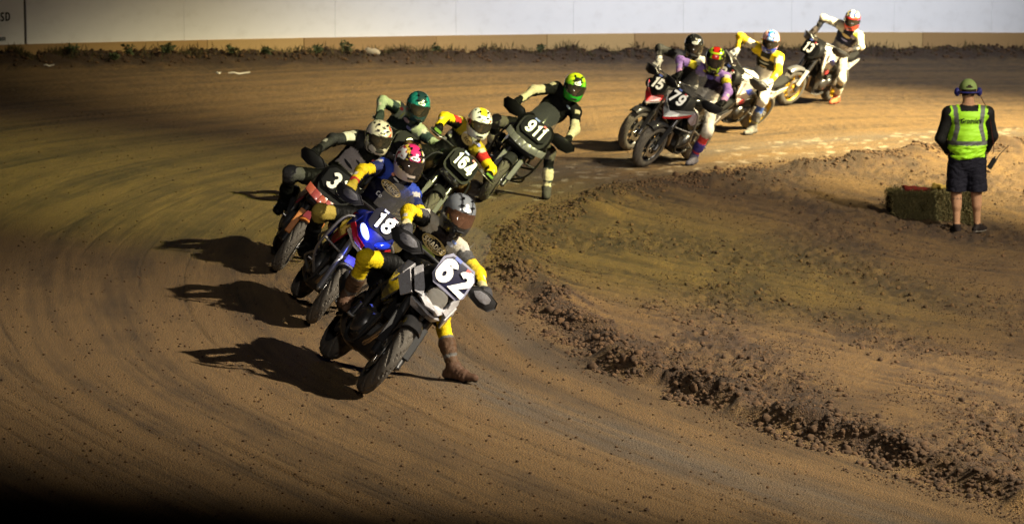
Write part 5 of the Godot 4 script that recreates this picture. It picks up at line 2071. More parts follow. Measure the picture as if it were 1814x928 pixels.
func build_race():
	make_fist()
	var yel := lin(0.62, 0.46, 0.015)
	var K := lin(0.005, 0.005, 0.006)
	var W := lin(0.68, 0.66, 0.62)
	var gold := lin(0.42, 0.30, 0.10)
	var B: Dictionary
	# 62
	B = bike({"at": [-1.106, -24.492], "yaw": -13.0, "lean": 39.0, "sc": 1.0, "steer": -8.0, "label": "dark motorcycle with silver beak and white number 62, leading the pack", "nose": "beak", "accent": lin(0.55, 0.55, 0.60), "acc_metal": 0.1, "no": "62", "num_h": 0.21, "num_w": 1.0, "stroke": 0.235, "plate": lin(0.16, 0.16, 0.24), "plate_inner": lin(0.010, 0.010, 0.035), "guard": lin(0.03, 0.03, 0.033), "guard_mark": lin(0.22, 0.22, 0.25), "shroud": lin(0.05, 0.05, 0.055), "screen_tint": lin(0.5, 0.48, 0.45), "screen_alpha": 0.05})
	rider(B, {"head": Vector3(-0.404, 1.288, -25.64), "face": [0.35, -0.28, 1.0], "tilt": 21.0, "foot": [-0.424, -25.34], "toe": [0.85, 0, 0.5], "cell": 0.011, "level": 0.45, "knee": 0.9,
		"label": "racer in black and yellow leathers with grey helmet, leading, boot dragging on dirt", "helmet": {"design": "grey", "tint": lin(0.10, 0.05, 0.03), "logo": "Arai", "bg": lin(0.30, 0.31, 0.33), "fg": lin(0.6, 0.6, 0.6)},
		"suit": {"torso": K, "panel": lin(0.007, 0.007, 0.007), "yoke": lin(0.012, 0.011, 0.011), "shoulder": lin(0.50, 0.46, 0.38), "arm": lin(0.06, 0.06, 0.065), "elbow": yel, "fore": yel, "cuff": lin(0.5, 0.45, 0.25), "glove": lin(0.05, 0.05, 0.055), "knuckle": lin(0.12, 0.12, 0.13), "pants": K, "pants_side": yel, "knee": yel, "shin": yel, "boot": lin(0.085, 0.05, 0.03), "boot_top": lin(0.12, 0.115, 0.11), "toe": lin(0.085, 0.05, 0.032)},
		"prints": [{"h": 0.76, "x": 0.085, "oval": [0.03, 0.016], "bg": lin(0.35, 0.36, 0.42)}, {"h": 0.86, "x": 0.1, "oval": [0.022, 0.012], "bg": lin(0.10, 0.16, 0.40)}, {"h": 0.3, "x": 0, "oval": [0.07, 0.014], "bg": lin(0.22, 0.26, 0.03)}, {"h": 0.8, "x": -0.09, "oval": [0.03, 0.022], "bg": lin(0.36, 0.31, 0.24)}, {"h": 0.50, "oval": [0.115, 0.055], "bg": gold}, {"h": 0.50, "oval": [0.104, 0.046], "bg": K}, {"h": 0.49, "text": "SHADES", "size": 0.042, "fg": lin(0.7, 0.6, 0.4)}]})
	# 18
	B = bike({"at": [-1.677, -27.704], "yaw": -8.0, "lean": 37.0, "sc": 0.95, "steer": -9.0, "label": "blue and red motorcycle with glowing blue headlight and number 18", "nose": "eyes", "body": lin(0.012, 0.02, 0.20), "accent2": lin(0.42, 0.015, 0.02), "no": "18", "plate": lin(0.006, 0.006, 0.014), "bars": lin(0.30, 0.29, 0.28), "shroud": lin(0.20, 0.015, 0.02), "fork": lin(0.5, 0.5, 0.5), "fender": lin(0.10, 0.10, 0.12), "fender_mark": lin(0.05, 0.05, 0.45), "fork_guards": false, "screen_alpha": 0.1, "guard": lin(0.03, 0.03, 0.034), "guard_mark": lin(0.12, 0.12, 0.13), "shroud_marks": [[[[0.215, 0.95, 1.10], [0.215, 0.93, 0.98], [0.222, 0.84, 0.94], [0.222, 0.80, 1.04]], yel]]})
	rider(B, {"head": Vector3(-0.871, 1.36, -28.742), "face": [0.30, -0.30, 1.0], "tilt": 13.0, "cell": 0.013, "level": 0.45,
		"label": "racer in black, blue and yellow leathers with pink and white helmet", "helmet": {"design": "pink", "logo": "Arai", "bg": lin(0.8, 0.78, 0.74)},
		"suit": {"torso": lin(0.006, 0.007, 0.016), "yoke": lin(0.02, 0.02, 0.03), "shoulder": lin(0.03, 0.06, 0.36), "arm": lin(0.02, 0.03, 0.10), "elbow": yel, "fore": yel, "cuff": lin(0.35, 0.03, 0.03), "glove": lin(0.35, 0.27, 0.03), "knuckle": lin(0.4, 0.04, 0.03), "pants": K, "knee": lin(0.35, 0.27, 0.06), "boot": K},
		"prints": [{"h": 0.88, "x": -0.07, "oval": [0.016, 0.014], "bg": lin(0.45, 0.14, 0.05)}, {"h": 0.84, "x": -0.02, "oval": [0.03, 0.008], "bg": lin(0.4, 0.4, 0.4)}, {"h": 0.62, "oval": [0.105, 0.045], "bg": gold}, {"h": 0.62, "oval": [0.096, 0.037], "bg": K}, {"h": 0.615, "text": "SHADES", "size": 0.036, "fg": lin(0.7, 0.6, 0.4)}, {"h": 0.36, "x": -0.04, "text": "Co", "size": 0.04, "fg": lin(0.7, 0.7, 0.7)}]})
	# 33
	B = bike({"at": [-2.172, -30.734], "yaw": -3.0, "lean": 36.0, "sc": 0.92, "steer": -9.0, "label": "orange and black motorcycle with red light bar and number 33, outside of the blue one", "nose": "bar", "accent": lin(0.42, 0.10, 0.06), "accent2": lin(0.36, 0.07, 0.07), "no": "33", "num_h": 0.19, "num": lin(0.66, 0.64, 0.62), "fender": lin(0.42, 0.14, 0.03), "fender_mark": lin(0.16, 0.03, 0.04), "fork_guard": lin(0.42, 0.15, 0.03), "shroud": lin(0.20, 0.03, 0.04), "guard": lin(0.016, 0.016, 0.018), "guard_size": 1.1, "screen_on": false, "stickers": false})
	rider(B, {"head": Vector3(-1.251, 1.295, -31.671), "face": [0.22, -0.32, 1.0], "tilt": 12.0, "cell": 0.013, "level": 0.5,
		"label": "racer in black suit with grey chest and white sleeve marks, pale beige helmet", "helmet": {"design": "bone", "logo": "Arai", "bg": lin(0.62, 0.56, 0.48)},
		"suit": {"torso": K, "panel": lin(0.36, 0.32, 0.32), "panel_cos": 0.42, "yoke": K, "shoulder": lin(0.02, 0.02, 0.02), "arm": lin(0.62, 0.60, 0.57), "elbow": lin(0.03, 0.03, 0.032), "fore": lin(0.035, 0.033, 0.035), "glove": K, "pants": K, "knee": lin(0.08, 0.08, 0.08), "boot": K}, "prints": [{"h": 0.52, "x": 0.02, "oval": [0.035, 0.01], "bg": lin(0.03, 0.03, 0.03)}, {"h": 0.82, "x": 0.11, "oval": [0.03, 0.018], "bg": lin(0.42, 0.03, 0.03)}, {"h": 0.3, "x": -0.03, "oval": [0.06, 0.014], "bg": lin(0.02, 0.02, 0.025)}]})
	# 164
	B = bike({"at": [-1.106, -33.756], "yaw": -12.0, "lean": 42.0, "sc": 0.92, "steer": -6.0, "label": "all black motorcycle with white number 164 in the middle of the pack", "nose": "plain", "no": "164", "num_w": 0.80, "handguard": 0, "bars": lin(0.05, 0.05, 0.05)})
	rider(B, {"head": Vector3(-0.332, 1.133, -34.811), "face": [0.20, -0.32, 1.0], "tilt": 13.0, "cell": 0.014, "level": 0.5,
		"label": "racer in black suit with yellow elbows, red arm bands and white helmet", "helmet": {"design": "white", "logo": "Arai", "bg": lin(0.8, 0.8, 0.78)},
		"suit": {"torso": K, "yoke": lin(0.55, 0.53, 0.5), "shoulder": lin(0.35, 0.27, 0.02), "arm": lin(0.42, 0.03, 0.03), "elbow": lin(0.70, 0.50, 0.012), "fore": lin(0.70, 0.50, 0.012), "cuff": lin(0.70, 0.50, 0.012), "glove": K, "knuckle": lin(0.1, 0.2, 0.03), "pants": K, "knee": lin(0.10, 0.06, 0.03), "boot": K},
		"prints": [{"h": 0.88, "x": 0.06, "oval": [0.05, 0.02], "bg": lin(0.6, 0.58, 0.52)}, {"h": 0.9, "x": 0.12, "oval": [0.025, 0.014], "bg": lin(0.12, 0.14, 0.5)}, {"h": 0.70, "oval": [0.075, 0.045], "bg": gold}, {"h": 0.69, "text": "ECC", "size": 0.032, "fg": K}]})
	# green-teal helmet, hidden machine
	B = bike({"at": [-1.529, -34.884], "yaw": -12.0, "lean": 30.0, "sc": 0.87, "steer": -6.0, "label": "black motorcycle mostly hidden behind the rider in the beige helmet", "nose": "plain", "no": "0", "handguard": 0, "stickers": false})
	rider(B, {"head": Vector3(-0.994, 1.218, -35.833), "face": [0.20, -0.34, 1.0], "tilt": 12.0, "cell": 0.015, "level": 0.5,
		"label": "racer in dark suit with pale green elbows and glossy teal helmet", "helmet": {"design": "teal", "logo": "Arai", "bg": lin(0.45, 0.5, 0.45)},
		"suit": {"torso": lin(0.007, 0.008, 0.009), "yoke": lin(0.018, 0.022, 0.024), "shoulder": lin(0.30, 0.34, 0.26), "arm": lin(0.03, 0.045, 0.05), "elbow": lin(0.28, 0.33, 0.25), "fore": lin(0.22, 0.27, 0.21), "glove": lin(0.02, 0.03, 0.03), "pants": K, "boot": K}, "prints": [{"h": 0.72, "x": -0.03, "oval": [0.04, 0.018], "bg": lin(0.16, 0.09, 0.10)}, {"h": 0.58, "x": 0.05, "oval": [0.035, 0.016], "bg": lin(0.09, 0.09, 0.22)}, {"h": 0.75, "x": -0.1, "oval": [0.006, 0.04], "bg": lin(0.35, 0.38, 0.03)}, {"h": 0.88, "x": -0.15, "oval": [0.022, 0.016], "bg": lin(0.42, 0.05, 0.04)}]})
	# 911
	B = bike({"at": [-0.336, -37.137], "yaw": 2.0, "lean": 36.0, "sc": 0.92, "steer": -6.0, "label": "black motorcycle with wide grey light bar and white number 911", "nose": "bar", "nose_w": 1.12, "accent": lin(0.10, 0.10, 0.105), "accent2": lin(0.12, 0.12, 0.125), "no": "911", "num_w": 0.88, "guard": lin(0.006, 0.006, 0.0065), "guard_size": 1.25, "screen_tint": lin(0.06, 0.06, 0.065), "screen_alpha": 0.5, "bars": lin(0.05, 0.05, 0.05), "fork_guard": lin(0.10, 0.10, 0.105)})
	rider(B, {"head": Vector3(0.711, 1.244, -38.014), "face": [0.10, -0.28, 1.0], "tilt": 14.0, "foot": [0.387, -37.789], "cell": 0.014, "level": 0.5,
		"label": "racer in black shirt with cream forearms and bright green and yellow helmet", "helmet": {"design": "green", "logo": "Arai", "bg": lin(0.6, 0.6, 0.58)},
		"suit": {"torso": lin(0.007, 0.006, 0.0065), "patch": lin(0.40, 0.36, 0.26), "elbow": lin(0.47, 0.42, 0.30), "fore": lin(0.50, 0.45, 0.32), "glove": K, "pants": K, "knee": lin(0.09, 0.08, 0.07), "shin": K, "boot": lin(0.50, 0.45, 0.31), "boot_top": lin(0.03, 0.04, 0.05), "toe": lin(0.07, 0.065, 0.06), "rough": 0.75},
		"prints": [{"h": 0.80, "x": 0.075, "oval": [0.030, 0.012], "bg": lin(0.3, 0.36, 0.45)}]})
	# 15
	B = bike({"at": [1.485, -43.701], "yaw": 28.0, "lean": 24.0, "sc": 0.92, "steer": -8.0, "label": "black motorcycle with red and white nose blade and number 15", "nose": "vee", "accent": lin(0.45, 0.02, 0.03), "accent2": lin(0.62, 0.60, 0.58), "no": "15", "screen_alpha": 0.1})
	rider(B, {"head": Vector3(2.383, 1.267, -44.256), "face": [0.0, -0.26, 1.0], "tilt": 8.0, "cell": 0.017, "level": 0.5,
		"label": "racer in black suit with white elbow and shoulder pads and black helmet", "helmet": {"design": "black", "logo": "Arai", "bg": lin(0.7, 0.7, 0.68)},
		"suit": {"torso": lin(0.009, 0.0085, 0.008), "shoulder": lin(0.5, 0.5, 0.5), "elbow": lin(0.04, 0.04, 0.04), "fore": lin(0.02, 0.02, 0.02), "cuff": lin(0.55, 0.55, 0.54), "glove": lin(0.25, 0.25, 0.25), "pants": K, "boot": K}, "prints": [{"h": 0.7, "x": 0.05, "oval": [0.03, 0.014], "bg": lin(0.3, 0.3, 0.3)}, {"h": 0.85, "x": -0.1, "oval": [0.03, 0.014], "bg": lin(0.4, 0.4, 0.4)}]})
	# 79
	B = bike({"at": [1.592, -41.677], "yaw": 28.0, "lean": 27.0, "sc": 0.93, "steer": -8.0, "label": "black motorcycle with grey and red nose blade and number 79", "nose": "vee", "accent": lin(0.22, 0.23, 0.25), "accent2": lin(0.42, 0.02, 0.025), "cheek": lin(0.26, 0.22, 0.28), "no": "79", "side_num": "7", "side": lin(0.10, 0.09, 0.09), "bars": lin(0.35, 0.33, 0.30), "screen_alpha": 0.1})
	rider(B, {"head": Vector3(2.542, 1.241, -42.209), "face": [-0.12, -0.32, 1.0], "tilt": 9.0, "foot": [2.274, -42.28], "cell": 0.016, "level": 0.5,
		"label": "racer in purple and yellow sleeves with red striped leg and green lined helmet", "helmet": {"design": "cage", "logo": "", "bg": K},
		"suit": {"torso": lin(0.013, 0.011, 0.018), "yoke": lin(0.06, 0.045, 0.09), "shoulder": lin(0.26, 0.16, 0.45), "arm": lin(0.50, 0.42, 0.03), "elbow": lin(0.26, 0.16, 0.45), "fore": lin(0.30, 0.19, 0.50), "cuff": lin(0.45, 0.25, 0.42), "glove": K, "pants": lin(0.55, 0.52, 0.46), "knee": lin(0.60, 0.56, 0.50), "shin": lin(0.50, 0.05, 0.04), "boot": lin(0.05, 0.04, 0.19), "boot_top": lin(0.5, 0.05, 0.04), "toe": lin(0.08, 0.075, 0.10)}, "prints": [{"h": 0.7, "x": 0.0, "oval": [0.05, 0.03], "bg": lin(0.10, 0.07, 0.30)}, {"h": 0.86, "x": 0.08, "oval": [0.03, 0.014], "bg": lin(0.5, 0.42, 0.03)}, {"h": 0.86, "x": -0.08, "oval": [0.03, 0.014], "bg": lin(0.5, 0.42, 0.03)}]})
	# 24
	var wb := [[[[0.215, 0.90, 1.08], [0.215, 0.93, 0.95], [0.222, 0.86, 0.82], [0.222, 0.80, 0.90]], lin(0.02, 0.05, 0.42)], [[[0.222, 0.72, 1.08], [0.222, 0.75, 0.98], [0.226, 0.68, 0.94], [0.226, 0.65, 1.04]], lin(0.45, 0.03, 0.05)]]
	B = bike({"at": [2.456, -46.6], "yaw": 38.0, "lean": 33.0, "sc": 0.95, "steer": -8.0, "label": "white, blue and black motorcycle with number 24 and gold wheels, second from last", "nose": "naked", "tail": 0.6, "tank": lin(0.5, 0.5, 0.5), "shroud": lin(0.62, 0.62, 0.62), "shroud_marks": wb, "no": "24", "rim": lin(0.5, 0.33, 0.03), "side": lin(0.50, 0.50, 0.50), "side_num": "24", "num": lin(0.75, 0.75, 0.75), "guard": lin(0.07, 0.07, 0.075), "fork_guard": lin(0.62, 0.62, 0.62), "fender": lin(0.10, 0.10, 0.11), "alloy_arm": true, "skid_color": lin(0.12, 0.12, 0.13)})
	rider(B, {"head": Vector3(3.582, 1.152, -46.817), "face": [-0.15, -0.30, 1.0], "tilt": 10.0, "foot": [3.336, -46.914], "cell": 0.017, "level": 0.5,
		"label": "racer in black vest with yellow sleeves and blue, red and white helmet", "helmet": {"design": "stripes", "logo": "Arai", "bg": lin(0.15, 0.3, 0.6), "fg": W},
		"suit": {"torso": lin(0.011, 0.010, 0.007), "yoke": lin(0.03, 0.028, 0.02), "shoulder": yel, "arm": lin(0.55, 0.5, 0.42), "elbow": lin(0.66, 0.46, 0.02), "fore": lin(0.66, 0.46, 0.02), "glove": lin(0.42, 0.42, 0.44), "pants": lin(0.6, 0.58, 0.54), "knee": lin(0.62, 0.60, 0.56), "shin": lin(0.05, 0.10, 0.35), "boot": lin(0.14, 0.135, 0.13), "boot_top": lin(0.35, 0.32, 0.14)},
		"prints": [{"h": 0.66, "oval": [0.07, 0.028], "bg": gold}, {"h": 0.46, "oval": [0.075, 0.014], "bg": lin(0.30, 0.30, 0.26)}, {"h": 0.30, "oval": [0.055, 0.016], "bg": lin(0.24, 0.17, 0.07)}]})
	# 13
	B = bike({"at": [4.197, -51.997], "yaw": 33.0, "lean": 24.0, "sc": 0.95, "steer": -12.0, "label": "white, blue and black motorcycle with number 13 and yellow wheel rims, last in line", "nose": "naked", "tail": 0.6, "tank": lin(0.5, 0.5, 0.5), "shroud": lin(0.64, 0.64, 0.64), "shroud_marks": wb, "no": "13", "rim": lin(0.66, 0.42, 0.02), "side": lin(0.50, 0.50, 0.50), "side_num": "13", "num": lin(0.75, 0.75, 0.75), "guard": lin(0.07, 0.07, 0.075), "fork_guard": lin(0.66, 0.66, 0.66), "fender": lin(0.10, 0.10, 0.11), "alloy_arm": true, "skid_color": lin(0.2, 0.2, 0.2)})
	rider(B, {"head": Vector3(5.261, 1.10, -52.293), "face": [-0.25, -0.26, 1.0], "tilt": 9.0, "foot": [5.066, -52.816], "cell": 0.018, "level": 0.5,
		"label": "racer in navy vest with white and yellow sleeves and red boots, last in line", "helmet": {"design": "flag", "logo": "", "bg": W},
		"suit": {"torso": lin(0.018, 0.02, 0.05), "yoke": lin(0.02, 0.022, 0.04), "shoulder": lin(0.48, 0.48, 0.40), "arm": lin(0.62, 0.60, 0.5), "elbow": lin(0.6, 0.58, 0.48), "fore": lin(0.04, 0.04, 0.045), "glove": lin(0.06, 0.05, 0.045), "pants": lin(0.4, 0.38, 0.36), "knee": lin(0.62, 0.60, 0.54), "shin": lin(0.06, 0.06, 0.05), "boot": lin(0.55, 0.55, 0.45), "boot_top": lin(0.1, 0.1, 0.1), "toe": lin(0.55, 0.13, 0.06)},
		"prints": [{"h": 0.93, "x": 0.12, "oval": [0.035, 0.03], "bg": lin(0.55, 0.58, 0.05)}, {"h": 0.66, "oval": [0.075, 0.03], "bg": gold}, {"h": 0.44, "oval": [0.06, 0.015], "bg": lin(0.2, 0.2, 0.4)}, {"h": 0.80, "x": 0.09, "oval": [0.03, 0.018], "bg": lin(0.2, 0.12, 0.45)}]})

# ==================================================================== marshal, hay bale, flags
func build_marshal():
	# origin between the feet; he faces away from the camera (-z)
	var px := 5.297
	var pz := -39.167
	var gy := ground_y(px, pz)
	var skin := lin(0.36, 0.20, 0.12)
	var sleeve := lin(0.012, 0.012, 0.014)
	var P := func(x, y, z): return Vector3(px + x, gy + y, pz + z)
	var b := Body.new(P.call(-0.42, -0.03, -0.42), P.call(0.42, 1.85, 0.36), 0.0125)
	var sl: Vector3 = P.call(-0.215, 1.40, 0.02)
	var sr: Vector3 = P.call(0.215, 1.40, 0.02)
	var hands := [[-0.20, 0.93, -0.20], [0.24, 0.94, -0.16]]
	# trunk (dark shirt), neck, head
	b.bone(P.call(0, 0.92, 0.0), P.call(0, 1.12, 0.0), 0.185, 0.195, sleeve, 0.06, Vector3(0, 0, 1), 1.25)
	b.bone(P.call(0, 1.12, 0.0), P.call(0, 1.33, 0.02), 0.195, 0.175, sleeve, 0.06, Vector3(0, 0, 1), 1.3)
	b.bone(sl, sr, 0.085, 0.085, sleeve, 0.06)
	b.bone(P.call(0, 1.38, 0.01), P.call(0, 1.56, 0.0), 0.082, 0.066, [[-1.0, 0.45, sleeve], [0.45, 2.0, skin]], 0.04)
	b.bone(P.call(0, 1.69, 0.0), P.call(0, 1.66, -0.03), 0.092, 0.088, [[-1.0, 2.0, lin(0.03, 0.02, 0.015), Vector3(0, 0, 1), -0.1], [-1.0, 2.0, skin]], 0.03)
	b.bone(P.call(0, 1.61, -0.05), P.call(0, 1.575, -0.075), 0.06, 0.04, skin, 0.02)
	b.bone(P.call(0, 1.665, -0.115), P.call(0, 1.635, -0.128), 0.010, 0.016, skin, 0.01)
	for s in [-1, 1]:
		b.bone(P.call(s * 0.088, 1.665, 0.0), P.call(s * 0.095, 1.625, 0.0), 0.02, 0.014, skin, 0.01)
		b.bone(P.call(s * 0.034, 1.67, -0.108), P.call(s * 0.034, 1.67, -0.112), 0.012, 0.012, lin(0.05, 0.04, 0.04), 0.002)
		var sh: Vector3 = sl if s < 0 else sr
		var el: Vector3 = P.call(s * (0.315 if s < 0 else 0.295), 1.11 if s < 0 else 1.135, 0.01 if s < 0 else -0.02)
		var hq = hands[0 if s < 0 else 1]
		var h: Vector3 = P.call(hq[0], hq[1], hq[2])
		b.bone(sh, el, 0.078, 0.064, sleeve, 0.05)
		b.bone(el, h, 0.062, 0.042, [[-1.0, 0.9, sleeve], [0.9, 2.0, skin]], 0.03)
		# legs, bare below the shorts
		var hip: Vector3 = P.call(s * 0.10, 0.88, 0.0)
		var kn: Vector3 = P.call(s * 0.115, 0.49, 0.0 - 0.01)
		var an: Vector3 = P.call(-0.115 if s < 0 else 0.135, 0.09, 0.06 if s < 0 else -0.03)
		b.bone(hip, kn, 0.105, 0.064, skin, 0.05)
		var tattoo := lin(0.10, 0.065, 0.05)
		var pn := [[-1.0, 2.0, skin]]
		if s < 0: pn = [[0.18, 0.23, tattoo, Vector3(0, 0, 1), 0.55], [0.28, 0.33, tattoo, Vector3(0, 0, 1), 0.55], [-1.0, 2.0, skin]]
		b.bone(kn, an, 0.058, 0.038, pn, 0.03)
		b.bone(kn.lerp(an, 0.18), kn.lerp(an, 0.42) + Vector3(0, 0, 0.018), 0.056, 0.052, pn, 0.03)
		var td := Vector3(-0.12 if s < 0 else 0.75, 0, -1).normalized()
		var shoe := lin(0.016, 0.015, 0.015)
		b.bone(an - Vector3(0, 0.045, 0) - td * 0.05, an - Vector3(0, 0.05, 0) + td * 0.09, 0.040, 0.042, [[-1.0, 2.0, lin(0.4, 0.38, 0.34), Vector3(0, -1, 0), 0.5], [-1.0, 2.0, shoe]], 0.02)
		b.bone(an - Vector3(0, 0.05, 0) + td * 0.09, an - Vector3(0, 0.055, 0) + td * 0.18, 0.042, 0.033, [[-1.0, 2.0, lin(0.4, 0.38, 0.34), Vector3(0, -1, 0), 0.5], [-1.0, 2.0, shoe]], 0.02)
		b.bone(an + Vector3(0, -0.005, 0), an - Vector3(0, 0.03, 0) + td * 0.05, 0.046, 0.042, shoe, 0.02)
		# fingers, a loosely curled hand
		var hd := (h - el).normalized()
		for i in 4:
			var o := Vector3(s * -0.004, -0.01, 0) + Vector3(0, 0.6, -0.8) * ((i - 1.5) * 0.02)
			var k0 := h + hd * 0.07 + o
			b.bone(h + hd * 0.02, k0, 0.024, 0.014, skin, 0.015)
			b.bone(k0, k0 + hd * 0.03 + Vector3(-s * 0.022, 0, 0), 0.0105, 0.0095, skin, 0.003)
			b.bone(k0 + hd * 0.03 + Vector3(-s * 0.022, 0, 0), k0 + hd * 0.012 + Vector3(-s * 0.045, 0, 0), 0.0095, 0.008, skin, 0.003)
		b.bone(h + hd * 0.03, h + hd * 0.06 + Vector3(-s * 0.03, 0.03, 0), 0.014, 0.010, skin, 0.008)
	var root := thing("person", Transform3D(Basis.IDENTITY, P.call(0, 0, 0)), "track marshal in lime safety vest, shorts and green cap, seen from behind", "person")
	var V := PackedVector3Array()
	var C := PackedColorArray()
	var I := PackedInt32Array()
	b.mesh(V, C, I, nz, 0.002)
	var og: Vector3 = P.call(0, 0, 0)
	for i in V.size(): V[i] -= og
	put(soup(V, C, I), "body", VC(0.6, 0.0, true), root)
	# safety vest: cloth standing off the trunk
	var lime := lin(0.30, 0.62, 0.012)
	var tape := lin(0.10, 0.105, 0.095)
	var v := Body.new(P.call(-0.42, 0.82, -0.36), P.call(0.42, 1.6, 0.36), 0.0085)
	var back := [[-1.0, 2.0, lime]]
	v.bone(P.call(0, 0.97, 0.005), P.call(0, 1.14, 0.005), 0.215, 0.218, back, 0.06, Vector3(0, 0, 1), 1.22)
	v.bone(P.call(0, 1.14, 0.005), P.call(0, 1.33, 0.022), 0.218, 0.195, back, 0.06, Vector3(0, 0, 1), 1.27)
	v.bone(P.call(-0.20, 1.40, 0.022), P.call(0.20, 1.40, 0.022), 0.094, 0.094, back, 0.06)
	V = PackedVector3Array()
	C = PackedColorArray()
	I = PackedInt32Array()
	var crease := FastNoiseLite.new()
	crease.seed = 4
	crease.frequency = 1.0
	crease.noise_type = FastNoiseLite.TYPE_SIMPLEX_SMOOTH
	crease.fractal_octaves = 2
	v.mesh(V, C, I, nz, 0.0)
	for i in V.size():
		V[i] -= og
		var p := V[i]
		# reflective tapes: a belt and two braces
		var belt := absf(p.y - 1.065) < 0.028
		var brace := absf(absf(p.x) - (0.135 + maxf(0.0, 1.25 - p.y) * 0.25 + maxf(0.0, p.y - 1.25) * 0.12)) < 0.027 and p.y > 1.06
		C[i] = tape if belt or brace else lime
		var low := smoothstep(1.15, 0.95, p.y)
		var n := Vector3(p.x, 0, p.z * 1.4).normalized()
		V[i] += n * (0.007 + 0.020 * low) * crease.get_noise_3d(p.x * 5.0 + p.y * 4.0, p.y * 16.0 - p.x * 4.0, p.z * 4.0)
	# cut away hem, neck hole and arm holes
	var I2 := PackedInt32Array()
	for t in range(0, I.size(), 3):
		var c := (V[I[t]] + V[I[t + 1]] + V[I[t + 2]]) / 3.0
		if c.y < 0.885 + 0.015 * sin(c.x * 9.0): continue
		if c.y > 1.435 and absf(c.x) < 0.10 + (c.y - 1.435) * 0.2: continue
		if absf(c.x) > 0.235 and c.y > 1.24: continue
		I2.append_array([I[t], I[t + 1], I[t + 2]])
	var vest := put(soup(V, C, I2), "safety_vest", VC(0.65, 0.0, false), root)
	var black := M(lin(0.012, 0.012, 0.012), 0.6, 0.0, false)
	for q in [["The", 0.022, -0.098, 1.338], ["Groovies", 0.058, 0.022, 1.325]]:
		var tm := text_mesh(q[0], q[1], 0.003, 0.72)
		var ar := tm.surface_get_arrays(0)
		var tv: PackedVector3Array = ar[Mesh.ARRAY_VERTEX]
		for i in tv.size():
			var w: Vector3 = og + Vector3(q[2] + tv[i].x + tv[i].y * 0.2, q[3] + tv[i].y, 0.5)
			tv[i] = v.project(w, Vector3(0, 0, -1)) + Vector3(0, 0, 0.009 + tv[i].z) - og
		ar[Mesh.ARRAY_VERTEX] = tv
		ar[Mesh.ARRAY_NORMAL] = null
		ar[Mesh.ARRAY_TANGENT] = null
		var am := ArrayMesh.new()
		am.add_surface_from_arrays(Mesh.PRIMITIVE_TRIANGLES, ar)
		var s2 := SurfaceTool.new()
		s2.create_from(am, 0)
		s2.deindex()
		s2.generate_normals()
		put(s2.commit(), "lettering", black, vest)
	# shorts
	var sb := Body.new(P.call(-0.36, 0.4, -0.3), P.call(0.36, 1.1, 0.3), 0.011)
	var navy := lin(0.012, 0.013, 0.022)
	sb.bone(P.call(0, 0.97, 0.0), P.call(0, 0.86, 0.0), 0.20, 0.185, navy, 0.06, Vector3(0, 0, 1), 1.2)
	for s in [-1, 1]:
		sb.bone(P.call(s * 0.10, 0.88, 0.0), P.call(s * 0.128, 0.42, 0.0), 0.125, 0.118, navy, 0.03)
	V = PackedVector3Array()
	C = PackedColorArray()
	I = PackedInt32Array()
	sb.mesh(V, C, I, nz2, 0.014)
	I2 = PackedInt32Array()
	for i in V.size(): V[i] -= og
	for t in range(0, I.size(), 3):
		var c := (V[I[t]] + V[I[t + 1]] + V[I[t + 2]]) / 3.0
		if c.y < 0.49 or c.y > 1.0: continue
		I2.append_array([I[t], I[t + 1], I[t + 2]])
	put(soup(V, C, I2), "shorts", VC(0.8, 0.0, true), root)
	# cap, worn with the strap opening to the camera
	var st := S()
	st.set_smooth_group(0)
	var capm := M(lin(0.17, 0.24, 0.07), 0.8)
	for i in 10:
		for j in 32:
			var Q := []
			var mid := Vector3.ZERO
			for w in [[0, 0], [0, 1], [1, 1], [1, 0]]:
				var e: float = PI * 0.5 * (1.0 - (i + w[0]) / 10.0)
				var a: float = TAU * (j + w[1]) / 32.0
				var p := Vector3(sin(a) * 0.104 * cos(e), 1.685 + 0.118 * sin(e), cos(a) * 0.114 * cos(e) - 0.014)
				Q.append(p)
				mid += p * 0.25
			# half-moon opening above the strap at the back
			if mid.z > 0.06 and Vector2(mid.x / 0.036, (mid.y - 1.70) / 0.040).length() < 1.0 and mid.y > 1.70: continue
			quad(st, Q[0], Q[1], Q[2], Q[3])
	var cap := part(st, "cap", capm, root)
	st = S()
	var rows := []
	for i in 9:
		var a := lerpf(-1.1, 1.1, i / 8.0)
		rows.append(PackedVector3Array([V3(sin(a) * 0.10, 1.69, -cos(a) * 0.112 - 0.01), V3(sin(a) * 0.11, 1.672 - 0.012 * sin(a) * sin(a), -cos(a) * 0.19 - 0.01), V3(sin(a) * 0.11, 1.667 - 0.012 * sin(a) * sin(a), -cos(a) * 0.19 - 0.01), V3(sin(a) * 0.10, 1.684, -cos(a) * 0.112 - 0.01)]))
	loft(st, rows)
	part(st, "cap_brim", capm, cap)
	# headset
	var blue := M(lin(0.02, 0.02, 0.11), 0.35, 0.0, false)
	st = S()
	tube(st, bend([V3(-0.115, 1.655, 0.03), V3(-0.085, 1.652, 0.10), V3(0, 1.65, 0.125), V3(0.085, 1.652, 0.10), V3(0.115, 1.655, 0.03)]), 0.010, 8)
	var hs := part(st, "headset", blue, root)
	for s in [-1, 1]:
		st = S()
		ell(st, V3(s * 0.128, 1.65, -0.005), V3(0.036, 0, 0), V3(0, 0.052, 0), V3(0, 0, 0.042), 16, 10)
		part(st, "ear_cup", blue, hs)
	st = S()
	tube(st, bend([V3(0.14, 1.61, 0.0), V3(0.17, 1.54, 0.05), V3(0.235, 1.42, 0.10), V3(0.262, 1.25, 0.07), V3(0.30, 1.0, 0.06), V3(0.285, 0.93, 0.05)]), 0.0045, 6)
	part(st, "cable", M(lin(0.05, 0.012, 0.01), 0.5, 0.0, false), hs)
